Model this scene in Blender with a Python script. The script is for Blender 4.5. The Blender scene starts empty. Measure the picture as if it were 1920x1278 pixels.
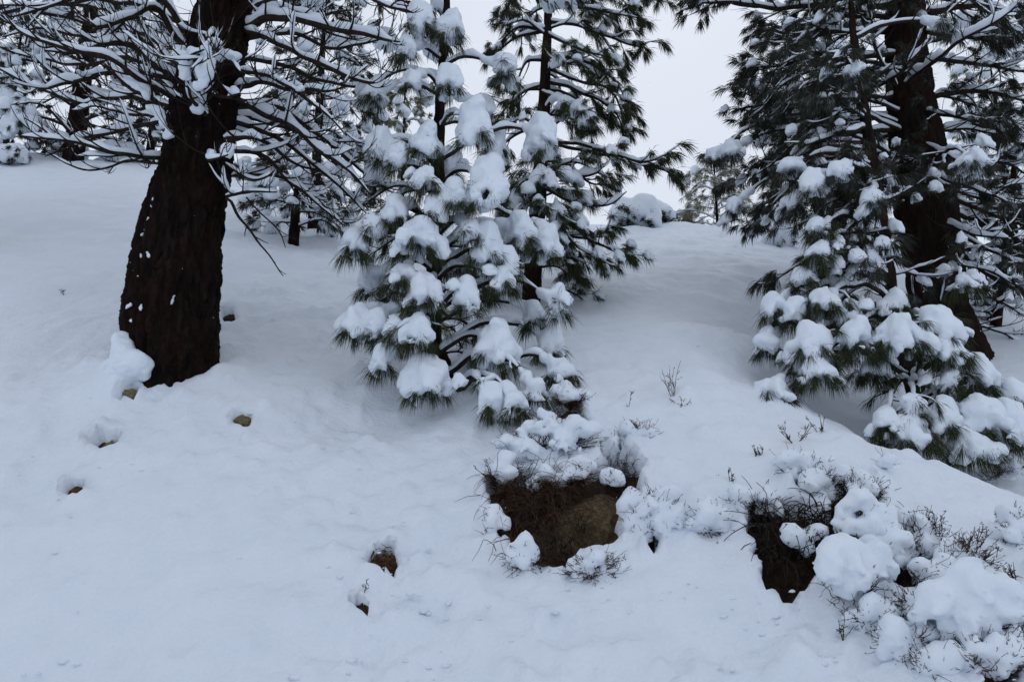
import bpy, math, random
import numpy as np
from math import radians, sin, cos, pi
rng = np.random.default_rng(11)
random.seed(11)
SC = bpy.context.scene
COL = SC.collection

# ------------------------------------------------------------------ camera
PITCH = radians(12.0)
FPX = 1493.0                      # focal length in pixels of the 1920 px wide photograph
EYE = np.array([0.0, 0.0, 1.6])
cam = bpy.data.cameras.new('camera')
cam.sensor_width = 36.0
cam.lens = 36.0 * FPX / 1920.0
cam.clip_start = 0.05
cam.clip_end = 2000
cam_o = bpy.data.objects.new('camera', cam)
COL.objects.link(cam_o)
cam_o.location = EYE
cam_o.rotation_euler = (pi / 2 + PITCH, 0, 0)
SC.camera = cam_o

# ------------------------------------------------------------------ overcast sky, weak wide sun
SUN_EL, SUN_AZ = radians(40), radians(10)      # the light comes over the crest, from ahead
w = bpy.data.worlds.new('World')
SC.world = w
w.use_nodes = True
nt = w.node_tree
nt.nodes.clear()
out = nt.nodes.new('ShaderNodeOutputWorld')
bgn = nt.nodes.new('ShaderNodeBackground')
sky = nt.nodes.new('ShaderNodeTexSky')
sky.sky_type = 'NISHITA'
sky.sun_disc = False
sky.sun_elevation = SUN_EL
sky.sun_rotation = SUN_AZ
sky.dust_density = 6.0
sky.air_density = 1.0
mixw = nt.nodes.new('ShaderNodeMixRGB')
mixw.inputs[0].default_value = 0.985           # closed cloud layer over the clear sky
mixw.inputs[2].default_value = (7.4, 8.05, 9.25, 1)
nt.links.new(sky.outputs[0], mixw.inputs[1])
nt.links.new(mixw.outputs[0], bgn.inputs[0])
bgn.inputs[1].default_value = 0.10
nt.links.new(bgn.outputs[0], out.inputs[0])

sun = bpy.data.lights.new('sun', 'SUN')
sun.energy = 0.5
sun.angle = radians(35)
sun.color = (1.0, 0.98, 0.95)
sun_o = bpy.data.objects.new('sun', sun)
COL.objects.link(sun_o)
sun_o.rotation_euler = (-(pi / 2 - SUN_EL), 0, -SUN_AZ)

SC.view_settings.view_transform = 'Standard'
SC.view_settings.look = 'None'
SC.view_settings.exposure = -0.08
SC.view_settings.gamma = 1.0
SC.view_settings.use_curve_mapping = False
SC.render.engine = 'CYCLES'
SC.cycles.use_denoising = True
SC.cycles.max_bounces = 8
SC.cycles.diffuse_bounces = 5
SC.cycles.glossy_bounces = 2
SC.cycles.use_adaptive_sampling = True
SC.cycles.adaptive_threshold = 0.02

# ------------------------------------------------------------------ numeric helpers
FWD = np.array([0, cos(PITCH), sin(PITCH)])
UPV = np.array([0, -sin(PITCH), cos(PITCH)])

def at(px, py, Y):
    """the point at world depth Y that lies in the direction of photo pixel (px, py)"""
    d = FWD + (px - 960) / FPX * np.array([1.0, 0, 0]) - (py - 639) / FPX * UPV
    return EYE + d * (Y / d[1])

def pix(P):
    q = P - EYE
    zc = q @ FWD
    return 960 + FPX * q[..., 0] / zc, 639 - FPX * (q @ UPV) / zc

def mpp(Y):
    return Y / FPX * 1.03          # metres per photo pixel at depth Y

_perm = np.random.default_rng(5).permutation(256)
_perm = np.concatenate([_perm, _perm, _perm]).astype(np.int32)
_g = np.random.default_rng(6).normal(size=(256, 3))
_g /= np.linalg.norm(_g, axis=1)[:, None]
_g = _g.astype(np.float32)

def noise(P):
    P = np.asarray(P, np.float32)
    i = np.floor(P).astype(np.int32)
    f = P - i.astype(np.float32)
    u = f * f * f * (f * (f * 6 - 15) + 10)
    i &= 255
    res = 0
    for dx in (0, 1):
        wx = u[:, 0] if dx else 1 - u[:, 0]
        for dy in (0, 1):
            wy = u[:, 1] if dy else 1 - u[:, 1]
            for dz in (0, 1):
                wz = u[:, 2] if dz else 1 - u[:, 2]
                h = _perm[_perm[_perm[(i[:, 0] + dx) & 255] + ((i[:, 1] + dy) & 255)] + ((i[:, 2] + dz) & 255)]
                g = _g[h]
                res = res + wx * wy * wz * (g[:, 0] * (f[:, 0] - dx) + g[:, 1] * (f[:, 1] - dy) + g[:, 2] * (f[:, 2] - dz))
    return res

def fbm(P, o=3):
    r, a = 0, 1.0
    for k in range(o):
        r = r + a * noise(P * (2.03 ** k) + 17.3 * k)
        a *= 0.5
    return r

def nrm(v):
    v = np.asarray(v, float)
    return v / (np.linalg.norm(v, axis=-1, keepdims=True) + 1e-9)

def sstep(a, b, x):
    t = np.clip((x - a) / (b - a), 0, 1)
    return t * t * (3 - 2 * t)

def R(a, b):
    return random.uniform(a, b)

# ------------------------------------------------------------------ mesh helpers
class MB:
    """collects pieces of one part: quads and triangles"""
    def __init__(s):
        s.V, s.Q, s.T, s.n, s.A = [], [], [], 0, []
    def add(s, V, Q=None, T=None, a=None):
        V = np.asarray(V, np.float32)
        if len(V) == 0:
            return
        if Q is not None and len(Q):
            s.Q.append(np.asarray(Q, np.int64) + s.n)
        if T is not None and len(T):
            s.T.append(np.asarray(T, np.int64) + s.n)
        s.V.append(V)
        s.A.append(np.zeros(len(V), np.float32) if a is None else np.asarray(a, np.float32))
        s.n += len(V)
    def build(s, name, mat, parent=None, smooth=True, attr=False):
        if s.n == 0:
            return None
        V = np.concatenate(s.V)
        Q = np.concatenate(s.Q) if s.Q else np.zeros((0, 4), np.int64)
        T = np.concatenate(s.T) if s.T else np.zeros((0, 3), np.int64)
        me = bpy.data.meshes.new(name)
        me.vertices.add(len(V))
        me.vertices.foreach_set('co', V.ravel())
        me.loops.add(Q.size + T.size)
        me.loops.foreach_set('vertex_index', np.concatenate([Q.ravel(), T.ravel()]).astype(np.int32))
        nq, ntr = len(Q), len(T)
        me.polygons.add(nq + ntr)
        st = np.concatenate([np.arange(nq) * 4, nq * 4 + np.arange(ntr) * 3]).astype(np.int32)
        me.polygons.foreach_set('loop_start', st)
        me.polygons.foreach_set('use_smooth', np.full(nq + ntr, smooth))
        if attr:
            at_ = me.attributes.new('rnd', 'FLOAT', 'POINT')
            at_.data.foreach_set('value', np.concatenate(s.A))
        me.update(calc_edges=True)
        me.materials.append(mat)
        o = bpy.data.objects.new(name, me)
        COL.objects.link(o)
        if parent is not None:
            o.parent = parent
            pl = parent
            off = np.zeros(3)
            while pl is not None:
                off += np.array(pl.location)
                pl = pl.parent
            o.location = -off
        return o

def tag(o, label=None, cat=None, group=None, kind=None):
    if label: o['label'] = label
    if cat: o['category'] = cat
    if group: o['group'] = group
    if kind: o['kind'] = kind
    return o

GROUPS = {'pine tree': 'pines standing on the snowy slope', 'bush': 'snow-buried bushes up the slope', 'shrub': 'snowed-in shrubs on the bank', 'twig': 'bare twigs sticking out of the snow',
          'roots': 'roots hanging in the bare hollows', 'stone': 'stones showing through the snow'}
def thing(name, loc, label, cat, group=None):
    group = group or GROUPS.get(cat)
    o = bpy.data.objects.new(name, None)
    o.empty_display_size = 0.1
    COL.objects.link(o)
    o.location = [float(v) for v in loc]
    return tag(o, label, cat, group)

def frames(P):
    P = np.asarray(P, float)
    T = np.gradient(P, axis=0)
    T = nrm(T)
    up = np.tile(np.array([0, 0, 1.0]), (len(P), 1))
    S = np.cross(T, up)
    bad = np.linalg.norm(S, axis=1) < 0.15
    S[bad] = np.cross(T[bad], np.array([1.0, 0.2, 0]))
    S = nrm(S)
    U = np.cross(S, T)
    return T, S, U

def tube(mb, P, rad, ns=6, a=None, cap=True):
    P = np.asarray(P, float)
    n = len(P)
    rad = np.broadcast_to(np.asarray(rad, float), (n,))
    T, S, U = frames(P)
    th = np.arange(ns) / ns * 2 * pi
    V = P[:, None] + rad[:, None, None] * (np.cos(th)[None, :, None] * S[:, None] + np.sin(th)[None, :, None] * U[:, None])
    V = V.reshape(-1, 3)
    i = np.arange(n - 1)[:, None] * ns
    j = np.arange(ns)[None]
    k = (j + 1) % ns
    Q = np.stack([i + j, i + k, i + ns + k, i + ns + j], -1).reshape(-1, 4)
    Tt = None
    if cap:
        V = np.vstack([V, P[-1:] + T[-1:] * rad[-1] * 0.6])
        b = (n - 1) * ns
        Tt = np.stack([b + np.arange(ns), b + (np.arange(ns) + 1) % ns, np.full(ns, n * ns)], -1)
    mb.add(V, Q, Tt)

def snow_sweep(mb, P, rad, h, seed=0.0, ns=8, gap=0.35):
    """snow lying along the top of a branch: an ellipse section standing on it, height h, uneven and broken"""
    P = np.asarray(P, float)
    n = len(P)
    if n < 4:
        return
    T, S, U = frames(P)
    hor = np.sqrt(np.clip(1 - T[:, 2] ** 2, 0, 1))
    s = np.concatenate([[0], np.cumsum(np.linalg.norm(np.diff(P, axis=0), axis=1))])
    q = np.stack([s * 5.0, np.full(n, seed), np.zeros(n)], 1)
    f = np.clip(0.75 + 1.3 * noise(q) + 0.5 * noise(q * 3.1), 0.0, 1.5)
    f = f * sstep(-0.42 + gap * 0.5, -0.2 + gap * 0.5, noise(q * 0.6 + 9.1))
    L = s[-1] + 1e-6
    taper = sstep(0, 0.1, s / L + 0.02) * sstep(0, 0.10, (L - s) / L)
    H = h * f * taper * np.clip(hor * 1.25 - 0.2, 0, 1)
    rad = np.broadcast_to(np.asarray(rad, float), (n,))
    hw = np.where(H > 0.002, np.maximum(rad * 1.25, np.minimum(H * 0.62, rad * 2.2 + 0.012)), rad * 0.2)
    hh = np.where(H > 0.002, H * 0.55 + rad * 0.5, rad * 0.2)
    C = P + np.array([0, 0, 1.0])[None] * (np.where(H > 0.002, hh + rad * 0.2, 0))[:, None]
    C = C + S * (noise(q * 1.7 + 3.3) * 0.35 * hw)[:, None]
    th = np.arange(ns) / ns * 2 * pi
    cx, cz = np.cos(th), np.sin(th)
    Z = np.array([0, 0, 1.0])
    Sx = S * np.array([1, 1, 0.0])
    Sx = nrm(Sx)
    V = C[:, None] + (hw[:, None] * cx[None])[..., None] * Sx[:, None] + (hh[:, None] * cz[None])[..., None] * Z
    V = V.reshape(-1, 3)
    i = np.arange(n - 1)[:, None] * ns
    j = np.arange(ns)[None]
    k = (j + 1) % ns
    Q = np.stack([i + j, i + k, i + ns + k, i + ns + j], -1).reshape(-1, 4)
    mb.add(V, Q)

def spline(C, n):
    """Catmull-Rom through control points"""
    C = np.asarray(C, float)
    if len(C) == 2:
        t = np.linspace(0, 1, n)[:, None]
        return C[0] * (1 - t) + C[1] * t
    P = np.vstack([2 * C[0] - C[1], C, 2 * C[-1] - C[-2]])
    m = len(C) - 1
    t = np.linspace(0, m - 1e-6, n)
    i = t.astype(int)
    f = (t - i)[:, None]
    p0, p1, p2, p3 = P[i], P[i + 1], P[i + 2], P[i + 3]
    return 0.5 * (2 * p1 + (p2 - p0) * f + (2 * p0 - 5 * p1 + 4 * p2 - p3) * f ** 2 + (3 * p1 - p0 - 3 * p2 + p3) * f ** 3)

def surface_nets(F, o, h):
    nx, ny, nz = F.shape
    inside = F < 0
    c = np.zeros((nx - 1, ny - 1, nz - 1), np.int8)
    for a in (0, 1):
        for b in (0, 1):
            for d in (0, 1):
                c += inside[a:nx - 1 + a, b:ny - 1 + b, d:nz - 1 + d]
    act = (c > 0) & (c < 8)
    I = np.argwhere(act)
    if len(I) == 0:
        return None, None
    idx = np.full(act.shape, -1, np.int64)
    idx[act] = np.arange(len(I))
    acc = np.zeros((len(I), 3))
    cnt = np.zeros(len(I))
    corners = [(a, b, d) for a in (0, 1) for b in (0, 1) for d in (0, 1)]
    for p in range(8):
        for q in range(p + 1, 8):
            A, B = np.array(corners[p]), np.array(corners[q])
            if abs(A - B).sum() != 1:
                continue
            fa = F[I[:, 0] + A[0], I[:, 1] + A[1], I[:, 2] + A[2]]
            fb = F[I[:, 0] + B[0], I[:, 1] + B[1], I[:, 2] + B[2]]
            m = (fa < 0) != (fb < 0)
            t = np.where(m, fa / np.where(m, fa - fb, 1), 0)
            acc += (A + (B - A) * t[:, None]) * m[:, None]
            cnt += m
    V = (I + acc / cnt[:, None]) * h + o
    Qs = []
    for ax in range(3):
        sl0 = [slice(1, -1)] * 3
        sl0[ax] = slice(0, -1)
        sl1 = list(sl0)
        sl1[ax] = slice(1, None)
        a, b = inside[tuple(sl0)], inside[tuple(sl1)]
        ch = np.argwhere(a != b)
        if len(ch) == 0:
            continue
        off = np.array([1, 1, 1])
        off[ax] = 0
        ch = ch + off
        u, v = [(1, 2), (2, 0), (0, 1)][ax]
        def cell(du, dv):
            k = ch.copy()
            k[:, u] -= du
            k[:, v] -= dv
            return idx[k[:, 0], k[:, 1], k[:, 2]]
        q = np.stack([cell(1, 1), cell(0, 1), cell(0, 0), cell(1, 0)], -1)
        ins = inside[ch[:, 0], ch[:, 1], ch[:, 2]]
        q[~ins] = q[~ins][:, ::-1]
        Qs.append(q)
    return V, np.concatenate(Qs)

def snow_lump(mb, prims, res, k=0.022, amp=0.042, freq=6.5, crin=0.017, low=None, flat=None):
    """one continuous lump of snow: smooth union of balls / capsules, roughened by noise (more so low down)"""
    A = np.asarray(prims, np.float32)
    a, b, r = A[:, 0:3], A[:, 3:6], A[:, 6]
    lo = np.minimum(a, b).min(0) - r.max() - 0.05
    hi = np.maximum(a, b).max(0) + r.max() + 0.05
    while np.prod((hi - lo) / res) > 330000:
        res *= 1.06
    n = np.maximum(np.ceil((hi - lo) / res).astype(int) + 2, 6)
    ax = [lo[i] + np.arange(n[i]) * res for i in range(3)]
    S3 = np.zeros(n, np.float32)
    for i in range(len(A)):                    # each ball only touches its own neighbourhood
        m_ = r[i] + 7 * k
        i0 = np.clip(np.floor((np.minimum(a[i], b[i]) - m_ - lo) / res).astype(int), 0, n)
        i1 = np.clip(np.ceil((np.maximum(a[i], b[i]) + m_ - lo) / res).astype(int) + 1, 0, n)
        X = ax[0][i0[0]:i1[0]].astype(np.float32)[:, None, None]
        Y_ = ax[1][i0[1]:i1[1]].astype(np.float32)[None, :, None]
        Z = ax[2][i0[2]:i1[2]].astype(np.float32)[None, None, :]
        ab = b[i] - a[i]
        L2 = float(ab @ ab)
        px_, py_, pz_ = X - a[i, 0], Y_ - a[i, 1], Z - a[i, 2]
        if L2 > 1e-8:
            t = np.clip((px_ * ab[0] + py_ * ab[1] + pz_ * ab[2]) / L2, 0, 1)
            px_, py_, pz_ = px_ - t * ab[0], py_ - t * ab[1], pz_ - t * ab[2]
        d = np.sqrt(px_ * px_ + py_ * py_ + pz_ * pz_) - r[i]
        S3[i0[0]:i1[0], i0[1]:i1[1], i0[2]:i1[2]] += np.exp(np.clip(-d / k, -40, 40))
    S = S3.ravel()
    F = -k * np.log(S + 1e-18)
    near = np.abs(F) < (amp + crin) * 1.6 + res * 2
    ii = np.argwhere(near.reshape(n))
    Pn = (lo + ii * res).astype(np.float32)
    dsp = amp * fbm(Pn * freq, 2)
    zl = low if low is not None else float(np.median(a[:, 2]))
    rough = np.clip((zl + 0.08 - Pn[:, 2]) / 0.14, 0.4, 1)
    dsp = dsp + crin * 1.6 * rough * (np.abs(noise(Pn * 21.0)) * 1.7 - 0.4) + crin * 0.6 * noise(Pn * 48.0)
    F[near] += dsp * 1.3
    V, Q = surface_nets(F.reshape(n), lo, res)
    if V is not None:
        mb.add(V, Q)

def ball(c, r):
    return [*c, *c, r]

def clump_prims(c, wd, ht, nrough=10):
    """balls that make a sagging load of snow around c (m): uneven fingers that droop out over the needles"""
    c = np.asarray(c, float)
    pr = []
    sm = min(wd, ht)
    n = random.randint(4, 6) if max(wd, ht) < .22 else random.randint(6, 9)
    a0 = R(0, 2 * pi)
    for i in range(n):
        a = a0 + 2 * pi * i / n + R(-.45, .45)
        reach = R(.5, 1.08)
        st = c + np.array([cos(a) * .10 * wd, sin(a) * .09 * wd, ht * R(.02, .36)])
        en = c + np.array([cos(a) * wd * .40 * reach, sin(a) * wd * .34 * reach, -ht * R(.05, .46)])
        md = (st + en) / 2 + np.array([0, 0, R(.02, .10) * ht])
        r0, r1 = sm * R(.15, .22), sm * R(.08, .16)
        for q in range(4):
            t = q / 3
            p = (1 - t) ** 2 * st + 2 * t * (1 - t) * md + t * t * en
            pr.append(ball(p + rng.normal(size=3) * sm * .03, r0 + (r1 - r0) * t + sm * R(-.03, .03)))
    for i in range(nrough):
        a = R(0, 2 * pi)
        f = R(.45, 1.0)
        p = c + np.array([cos(a) * wd * .44 * f, sin(a) * wd * .38 * f, -ht * R(.0, .42)])
        pr.append([*p, *(p + np.array([R(-.05, .05) * wd, 0, -R(0, .12) * ht])), R(0.035, 0.09) * sm])
    return pr

def needles(mb, tufts, wid, down=False):
    """pine needles, each a thin bent blade; tufts = (pos, dir, n, length, spread, droop, base length)"""
    for (p, d, n, L, spr, dr, bl) in tufts:
        d = nrm(d)
        a = nrm(np.cross(d, [0.3, 0.2, 0.9]))
        b = np.cross(d, a)
        ph = rng.uniform(0, 2 * pi, n)
        th = np.abs(rng.normal(0, 1, n)) * spr * 0.62 + 0.12
        th = np.clip(th, 0, 1.9)
        dn = np.cos(th)[:, None] * d + np.sin(th)[:, None] * (np.cos(ph)[:, None] * a + np.sin(ph)[:, None] * b)
        ln = L * rng.uniform(0.65, 1.1, n)
        base = np.asarray(p) - d * (rng.uniform(0, 1, n) * bl)[:, None]
        if down or bl == .091:                          # pressed down under a load of snow
            dn[:, 2] = -np.abs(dn[:, 2])
        dn = nrm(dn + np.array([0, 0, -0.35 * dr]))
        mid = base + dn * (ln * 0.5)[:, None]
        d2 = nrm(dn + np.array([0, 0, -1.0]) * dr * rng.uniform(.5, 1.3, n)[:, None])
        tip = mid + d2 * (ln * 0.5)[:, None]
        sd = nrm(np.cross(dn, rng.normal(size=(n, 3)))) * wid * 0.5
        sd = sd * 1.15
        V = np.stack([base, mid - sd, mid + sd, tip], 1).reshape(-1, 3)
        i = np.arange(n)[:, None] * 4
        mb.add(V, None, np.concatenate([i + np.array([[0, 1, 2]]), i + np.array([[1, 3, 2]])]), np.repeat(rng.uniform(0, 1, n), 4))

# ------------------------------------------------------------------ materials
def newmat(name):
    m = bpy.data.materials.new(name)
    m.use_nodes = True
    t = m.node_tree
    b = t.nodes['Principled BSDF']
    return m, t, b

def N(t, ty, **kw):
    n = t.nodes.new(ty)
    for k, v in kw.items():
        if k in n.inputs.keys():
            n.inputs[k].default_value = v
        else:
            setattr(n, k, v)
    return n

def coords(t, scale=(1, 1, 1)):
    g = N(t, 'ShaderNodeNewGeometry')
    m = N(t, 'ShaderNodeMapping')
    m.inputs['Scale'].default_value = scale
    t.links.new(g.outputs['Position'], m.inputs['Vector'])
    return m.outputs[0]

def noise_node(t, sc, det=4, rough=.55, vec=None):
    n = N(t, 'ShaderNodeTexNoise')
    n.inputs['Scale'].default_value = sc
    n.inputs['Detail'].default_value = det
    n.inputs['Roughness'].default_value = rough
    if vec is not None:
        t.links.new(vec, n.inputs['Vector'])
    return n

def ramp(t, src, stops):
    r = N(t, 'ShaderNodeValToRGB')
    el = r.color_ramp.elements
    while len(el) < len(stops):
        el.new(0.5)
    for e, (p, c) in zip(el, stops):
        e.position = p
        e.color = (*c, 1)
    t.links.new(src, r.inputs[0])
    return r.outputs[0]

def bump(t, b, src, strength, dist):
    n = N(t, 'ShaderNodeBump')
    n.inputs['Strength'].default_value = strength
    n.inputs['Distance'].default_value = dist
    t.links.new(src, n.inputs['Height'])
    t.links.new(n.outputs[0], b.inputs['Normal'])

def mat_snow(name, fine, dist, strength):
    m, t, b = newmat(name)
    v = coords(t)
    n1 = noise_node(t, fine, 5, .65, v)
    n2 = noise_node(t, 3.0, 3, .5, v)
    c = ramp(t, n2.outputs['Fac'], [(0.3, (0.745, 0.80, 0.865)), (0.7, (0.785, 0.83, 0.89))])
    t.links.new(c, b.inputs['Base Color'])
    b.inputs['Roughness'].default_value = 0.75
    b.inputs['Specular IOR Level'].default_value = 0.15
    if dist > .015:
        n3 = noise_node(t, 11, 2, .5, v)
        ad = N(t, 'ShaderNodeMath', operation='MULTIPLY_ADD')
        ad.inputs[1].default_value = 1.6
        t.links.new(n3.outputs['Fac'], ad.inputs[0])
        t.links.new(n1.outputs['Fac'], ad.inputs[2])
        bump(t, b, ad.outputs[0], strength, dist)
    else:
        bump(t, b, n1.outputs['Fac'], strength, dist)
    return m

M_SNOW = mat_snow('snow_ground', 38, 0.024, 0.5)
M_CLUMP = mat_snow('snow_clump', 60, 0.008, 0.5)

def mat_bark(name, dark, red, grey, sc=1.0):
    m, t, b = newmat(name)
    v = coords(t, (1, 1, .22))
    n1 = noise_node(t, 16 * sc, 6, .65, v)
    v2 = coords(t, (1, 1, .35))
    n2 = noise_node(t, 4.5 * sc, 3, .6, v2)
    c1 = ramp(t, n1.outputs['Fac'], [(.36, dark), (.55, tuple(.5 * (x + y) for x, y in zip(dark, red))), (.70, red)])
    c2 = ramp(t, n1.outputs['Fac'], [(.4, dark), (.66, grey)])
    f = ramp(t, n2.outputs['Fac'], [(.45, (0, 0, 0)), (.62, (1, 1, 1))])
    mx = N(t, 'ShaderNodeMixRGB')
    t.links.new(f, mx.inputs[0])
    t.links.new(c1, mx.inputs[1])
    t.links.new(c2, mx.inputs[2])
    t.links.new(mx.outputs[0], b.inputs['Base Color'])
    b.inputs['Roughness'].default_value = .95
    b.inputs['Specular IOR Level'].default_value = .04
    bump(t, b, n1.outputs['Fac'], .9, .016)
    return m

M_BARK = mat_bark('bark_big', (.006, .0044, .004), (.024, .012, .009), (.018, .014, .0125))
M_BARK_R = mat_bark('bark_red', (.011, .008, .007), (.036, .016, .011), (.022, .018, .016))
M_TWIG = mat_bark('bark_twig', (.020, .016, .014), (.042, .028, .020), (.060, .052, .046), 3.0)
M_TWIG_BR = mat_bark('bark_brown_twig', (.050, .030, .020), (.13, .07, .04), (.11, .08, .06), 3.0)

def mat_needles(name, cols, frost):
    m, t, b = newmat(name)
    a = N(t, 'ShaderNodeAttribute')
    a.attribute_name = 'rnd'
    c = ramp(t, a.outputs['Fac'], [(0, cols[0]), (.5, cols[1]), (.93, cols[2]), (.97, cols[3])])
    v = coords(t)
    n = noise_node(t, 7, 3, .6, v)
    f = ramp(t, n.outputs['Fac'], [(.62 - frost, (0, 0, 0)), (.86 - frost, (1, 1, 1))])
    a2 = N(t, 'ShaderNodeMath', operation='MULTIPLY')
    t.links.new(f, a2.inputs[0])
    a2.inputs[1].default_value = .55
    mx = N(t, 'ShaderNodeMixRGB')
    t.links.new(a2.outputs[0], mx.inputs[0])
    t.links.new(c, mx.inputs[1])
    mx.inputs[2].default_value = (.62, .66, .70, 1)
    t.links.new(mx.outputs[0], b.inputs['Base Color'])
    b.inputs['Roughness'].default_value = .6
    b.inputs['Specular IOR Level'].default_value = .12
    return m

G0 = [(.014, .022, .010), (.030, .043, .018), (.058, .068, .030), (.10, .07, .035)]
M_NEED = mat_needles('needles_green', G0, -.10)
M_NEED_F = mat_needles('needles_frosted', [(.014, .019, .013), (.029, .035, .024), (.046, .050, .036), (.08, .064, .04)], .05)
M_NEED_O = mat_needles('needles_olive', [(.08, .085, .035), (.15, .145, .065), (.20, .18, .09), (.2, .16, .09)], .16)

def mat_earth(name, c0, c1, c2, sc, bd):
    m, t, b = newmat(name)
    v = coords(t)
    n1 = noise_node(t, sc, 8, .7, v)
    c = ramp(t, n1.outputs['Fac'], [(.3, c0), (.5, c1), (.7, c2)])
    t.links.new(c, b.inputs['Base Color'])
    b.inputs['Roughness'].default_value = .95
    b.inputs['Specular IOR Level'].default_value = .1
    bump(t, b, n1.outputs['Fac'], .9, bd)
    return m

M_DIRT = mat_earth('dirt', (.022, .014, .009), (.055, .036, .022), (.10, .068, .04), 14, .03)
M_ROCK = mat_earth('tan_rock', (.04, .027, .016), (.115, .083, .048), (.22, .17, .10), 26, .035)
M_STONE = mat_earth('lichen_stone', (.08, .065, .04), (.17, .14, .08), (.22, .21, .13), 30, .01)
M_LITTER = mat_earth('needle_litter', (.035, .018, .010), (.10, .05, .026), (.17, .09, .05), 60, .02)

# ------------------------------------------------------------------ the snow slope
CP = []
def col(px, *pts):
    for py, Y in pts:
        CP.append(at(px, py, Y))
col(-500, (1278, 4.5), (1000, 5.3), (750, 6.6), (600, 8.4), (450, 12), (330, 17), (290, 22))
col(0, (1278, 4.4), (1130, 4.75), (950, 5.4), (750, 6.5), (600, 8.1), (450, 11.5), (350, 16), (290, 22))
col(170, (1200, 4.55), (900, 5.6), (700, 7.0), (560, 8.8), (420, 12.5))
col(320, (1278, 4.3), (1140, 4.65), (1000, 5.1), (850, 5.8), (735, 6.6))
col(430, (640, 7.6), (560, 8.9), (450, 11.8), (380, 16), (330, 21))
col(600, (1278, 4.3), (1150, 4.6), (1000, 5.15), (800, 6.35), (680, 7.7), (560, 9.6), (470, 12.3), (415, 16), (390, 21))
col(830, (1278, 4.3), (1150, 4.6), (1000, 5.2), (830, 6.1), (740, 6.8), (690, 7.3), (600, 8.9), (500, 11.3), (440, 14.5), (415, 19))
col(960, (1100, 4.75), (900, 5.55), (780, 6.3), (690, 7.3))
col(1100, (1278, 4.2), (1120, 4.6), (960, 5.2), (850, 5.8), (760, 6.4), (650, 7.9), (560, 9.6), (490, 12), (440, 15.5))
col(1240, (1278, 4.1), (1000, 5.0), (850, 5.8), (700, 7.2), (600, 8.8), (500, 11.8), (440, 15.2), (420, 17.5))
col(1350, (1150, 4.4), (950, 5.2), (800, 6.2), (680, 7.5), (560, 9.8), (480, 12.6), (425, 17))
col(1450, (1278, 3.95), (1000, 4.9), (850, 5.7), (740, 6.8), (640, 8.3), (540, 10.8), (450, 15), (423, 17.5))
col(1560, (1200, 4.05), (1000, 4.8), (860, 5.5), (800, 6.0))
col(1640, (1278, 3.8), (1100, 4.4), (960, 4.95), (890, 5.4))
col(1740, (1150, 4.2), (1050, 4.6), (960, 5.0))
col(1900, (1278, 3.6), (1150, 4.05), (1060, 4.45))
col(1560, (770, 8.4), (690, 9.3), (600, 10.6), (500, 13.5), (440, 17))
col(1660, (860, 7.6), (760, 8.4), (660, 9.8), (560, 11.8), (470, 16))
col(1790, (900, 7.0), (800, 7.9), (660, 10), (560, 12), (470, 16))
col(1920, (985, 6.2), (850, 7.3), (700, 9.4), (560, 12), (470, 16))
col(2400, (1278, 3.5), (1050, 4.5), (900, 6.4), (700, 9.5), (560, 12), (470, 16))
CP = np.array(CP)
zc = float(at(1330, 420, 17.5)[2])
ex = []
for x in (-30, -18, -9, 0, 9, 18, 30):
    ex += [(x, 28, zc + (2.6 if x < -5 else 0.2 if x < 8 else .8)), (x, 45, zc + (2.0 if x < -5 else 0.0))]
    ex += [(x, 2.9, .15), (x, 1.6, 0.0)]
    if abs(x) > 10:
        ex += [(x, 8, 2.9), (x, 14, 6.0)]
CPA = np.vstack([CP, np.array(ex, float)])

def tps_fit(X, z, lam):
    d = np.linalg.norm(X[:, None] - X[None], axis=-1)
    K = np.where(d > 0, d * d * np.log(d + 1e-12), 0) + lam * np.eye(len(X))
    Pm = np.hstack([np.ones((len(X), 1)), X])
    A = np.block([[K, Pm], [Pm.T, np.zeros((3, 3))]])
    return np.linalg.solve(A, np.concatenate([z, np.zeros(3)]))
# fit in (x, log y) so that near and far carry like weight
def tx(x, y):
    return np.stack([np.asarray(x) / 6.0, np.log(np.maximum(np.asarray(y), 0.8)) * 2.4], -1)
TX = tx(CPA[:, 0], CPA[:, 1])
TW = tps_fit(TX, CPA[:, 2], 0.004)

def ground_base(x, y):
    x = np.atleast_1d(np.asarray(x, float))
    y = np.atleast_1d(np.asarray(y, float))
    shp = x.shape
    q = tx(np.clip(x, -30, 30).ravel(), np.clip(y, 1.6, 45).ravel())
    z = TW[-3] + q @ TW[-2:]
    for i in range(len(TX)):
        d2 = ((q - TX[i]) ** 2).sum(1)
        z += TW[i] * 0.5 * d2 * np.log(d2 + 1e-12)
    z = z * sstep(1.6, 3.2, y.ravel())
    return z.reshape(shp)

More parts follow.
